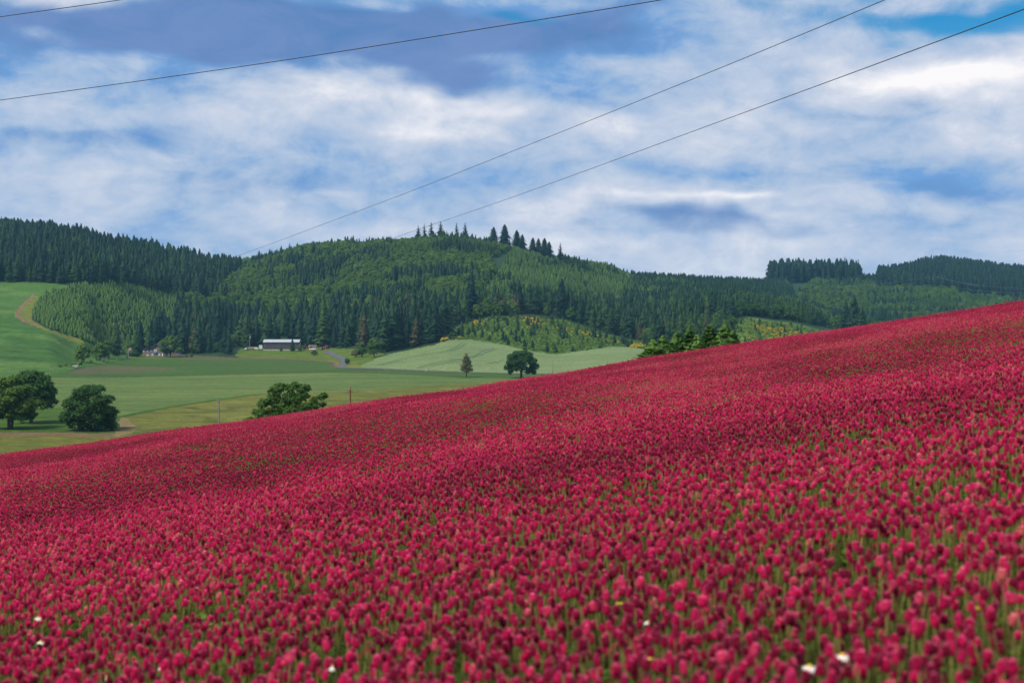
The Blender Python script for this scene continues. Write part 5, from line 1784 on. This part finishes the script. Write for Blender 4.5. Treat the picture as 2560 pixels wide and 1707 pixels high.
root = tag(empty('fence_rail', p1), 'wooden rail between the two left fence posts', 'fence rail')
part(MB().tube([(0, 0, 1.5), (p2.x - p1.x, p2.y - p1.y, p2.z - p1.z + 1.5)], .07, 6), 'rail', 'post', root)
p = at(188, 917, 500)
root = tag(empty('water_trough', p), 'pale grey trough beside the lower fence post', 'trough')
part(MB().box(-1.2, 1.2, -.4, -.32, 0, .85).box(-1.2, 1.2, .32, .4, 0, .85).box(-1.2, -1.12, -.32, .32, 0, .85).box(1.12, 1.2, -.32, .32, 0, .85).box(-1.12, 1.12, -.32, .32, .0, .1), 'tank', 'concrete', root)
part(MB().box(-1.0, -.8, -.35, .35, -.3, 0).box(.8, 1.0, -.35, .35, -.3, 0), 'foot', 'concrete', root)
p = at(1065, 930, 500)
root = tag(empty('road_sign', p), 'small pale blue sign beside the road below the wheat', 'sign')
part(MB().tube([(0, 0, -.3), (0, 0, 1.3)], .06, 6), 'post', 'galv', root)
part(MB().box(-.55, .55, -.10, -.062, .55, 1.4), 'sign_board', 'sheet', root)
# pylon on the hazy slope
p = on(2338, 1845)
root = tag(empty('power_pylon', p), 'pale steel lattice pylon on the hazy far right slope', 'pylon')
ph = float(TZ(689)) * p.y - p.z
for sx in (-1, 1):
    for sy in (-1, 1):
        part(MB().tube([(sx * 1.9, sy * 1.9, -1), (sx * .7, sy * .7, ph * .7), (sx * .25, sy * .25, ph)], .16, 4), 'leg', 'cable_pale', root)
br = MB()
for k in range(7):
    z0_, z1_ = ph * k / 9, ph * (k + 1) / 9
    w0, w1 = 1.9 - 1.2 * k / 6.3, 1.9 - 1.2 * (k + 1) / 6.3
    for s_ in (-1, 1):
        br.tube([(-w0, s_ * w0, z0_), (w1, s_ * w1, z1_)], .08, 4)
        br.tube([(w0, s_ * w0, z0_), (-w1, s_ * w1, z1_)], .08, 4)
o = part(br, 'bracing', 'cable_pale', root)
o['kind'] = 'stuff'
for zz in (.78, .95):
    part(MB().tube([(-3.6, 0, ph * zz), (3.6, 0, ph * zz)], .14, 4), 'cross_arm', 'cable_pale', root)


# ------------------------------------------------------------------ cables
def cable(pts, rad, mat, label, group, name='power_cable', seg=40):
    P = [Vector((float(TX(u)) * y, y, float(TZ(v)) * y)) for u, v, y in pts]
    out = []
    n = len(P)
    for i in range(n - 1):
        p0, p1, p2, p3 = P[max(i - 1, 0)], P[i], P[i + 1], P[min(i + 2, n - 1)]
        for k in range(seg):
            s = k / seg
            out.append(.5 * ((2 * p1) + (p2 - p0) * s + (2 * p0 - 5 * p1 + 4 * p2 - p3) * s * s + (3 * p1 - p0 - 3 * p2 + p3) * s ** 3))
    out.append(P[-1])
    o = MB().tube(out, rad, 6).build(name, M[mat])
    return tag(o, label, 'cable', group)


GC = 'cables crossing the sky'
cable([(-300, 88, 50), (0, 43, 46), (305, 0, 42), (900, -90, 36)], .012, 'cable', 'short black cable cutting the top left corner of the sky', GC)
cable([(-400, 303, 56), (0, 251, 50), (640, 161.5, 43), (1280, 61, 37), (1668, -2, 34), (2300, -110, 29)], .012, 'cable', 'long black cable crossing the dark cloud at the upper left', GC)
cable([(-40, 845, 370), (190, 770, 330), (490, 671, 280), (589, 641.5, 265), (970, 500, 205), (1280, 379, 160), (1760, 187, 115), (2213, 0, 86), (2700, -205, 66)], .026, 'cable', 'upper one of two cables rising from the ridge to the top right', GC)
cable([(-60, 903, 380), (190, 841, 340), (671, 696, 275), (921, 617, 235), (1036, 577, 218), (1280, 493.5, 180), (1800, 304, 110), (2560, 24, 58), (2900, -108, 46)], .024, 'cable', 'lower one of two cables rising from the ridge to the right edge', GC)
GP = 'thin pale lines at the far pylon'
cable([(1940, 714, 1500), (2130, 716, 1640), (2338, 692, 1845)], .055, 'cable_pale', 'upper pale line running left from the far pylon', GP)
cable([(2040, 730, 1500), (2200, 724, 1680), (2338, 711, 1845)], .055, 'cable_pale', 'lower pale line running left from the far pylon', GP)
cable([(2338, 692, 1845), (2450, 714, 1800), (2640, 726, 1700)], .055, 'cable_pale', 'upper pale line running right from the far pylon', GP)
cable([(2338, 711, 1845), (2450, 727, 1800), (2640, 738, 1700)], .055, 'cable_pale', 'lower pale line running right from the far pylon', GP)

# ------------------------------------------------------------------ haze
HAZE = 0.000058
if HAZE > 0:
    hb = MB().box(-6200, 6200, -6200, 6200, -77, 125)
    m = bpy.data.materials.new('haze_air')
    m.use_nodes = True
    t = NT(m.node_tree)
    t.n.clear()
    out = t.node('ShaderNodeOutputMaterial')
    pv = t.node('ShaderNodeVolumePrincipled')
    pv.inputs['Color'].default_value = (.30, .64, 1.0, 1)
    pv.inputs['Density'].default_value = HAZE
    t.l.new(pv.outputs[0], out.inputs['Volume'])
    M['haze'] = m
    tag(hb.build('haze', m), kind='stuff')
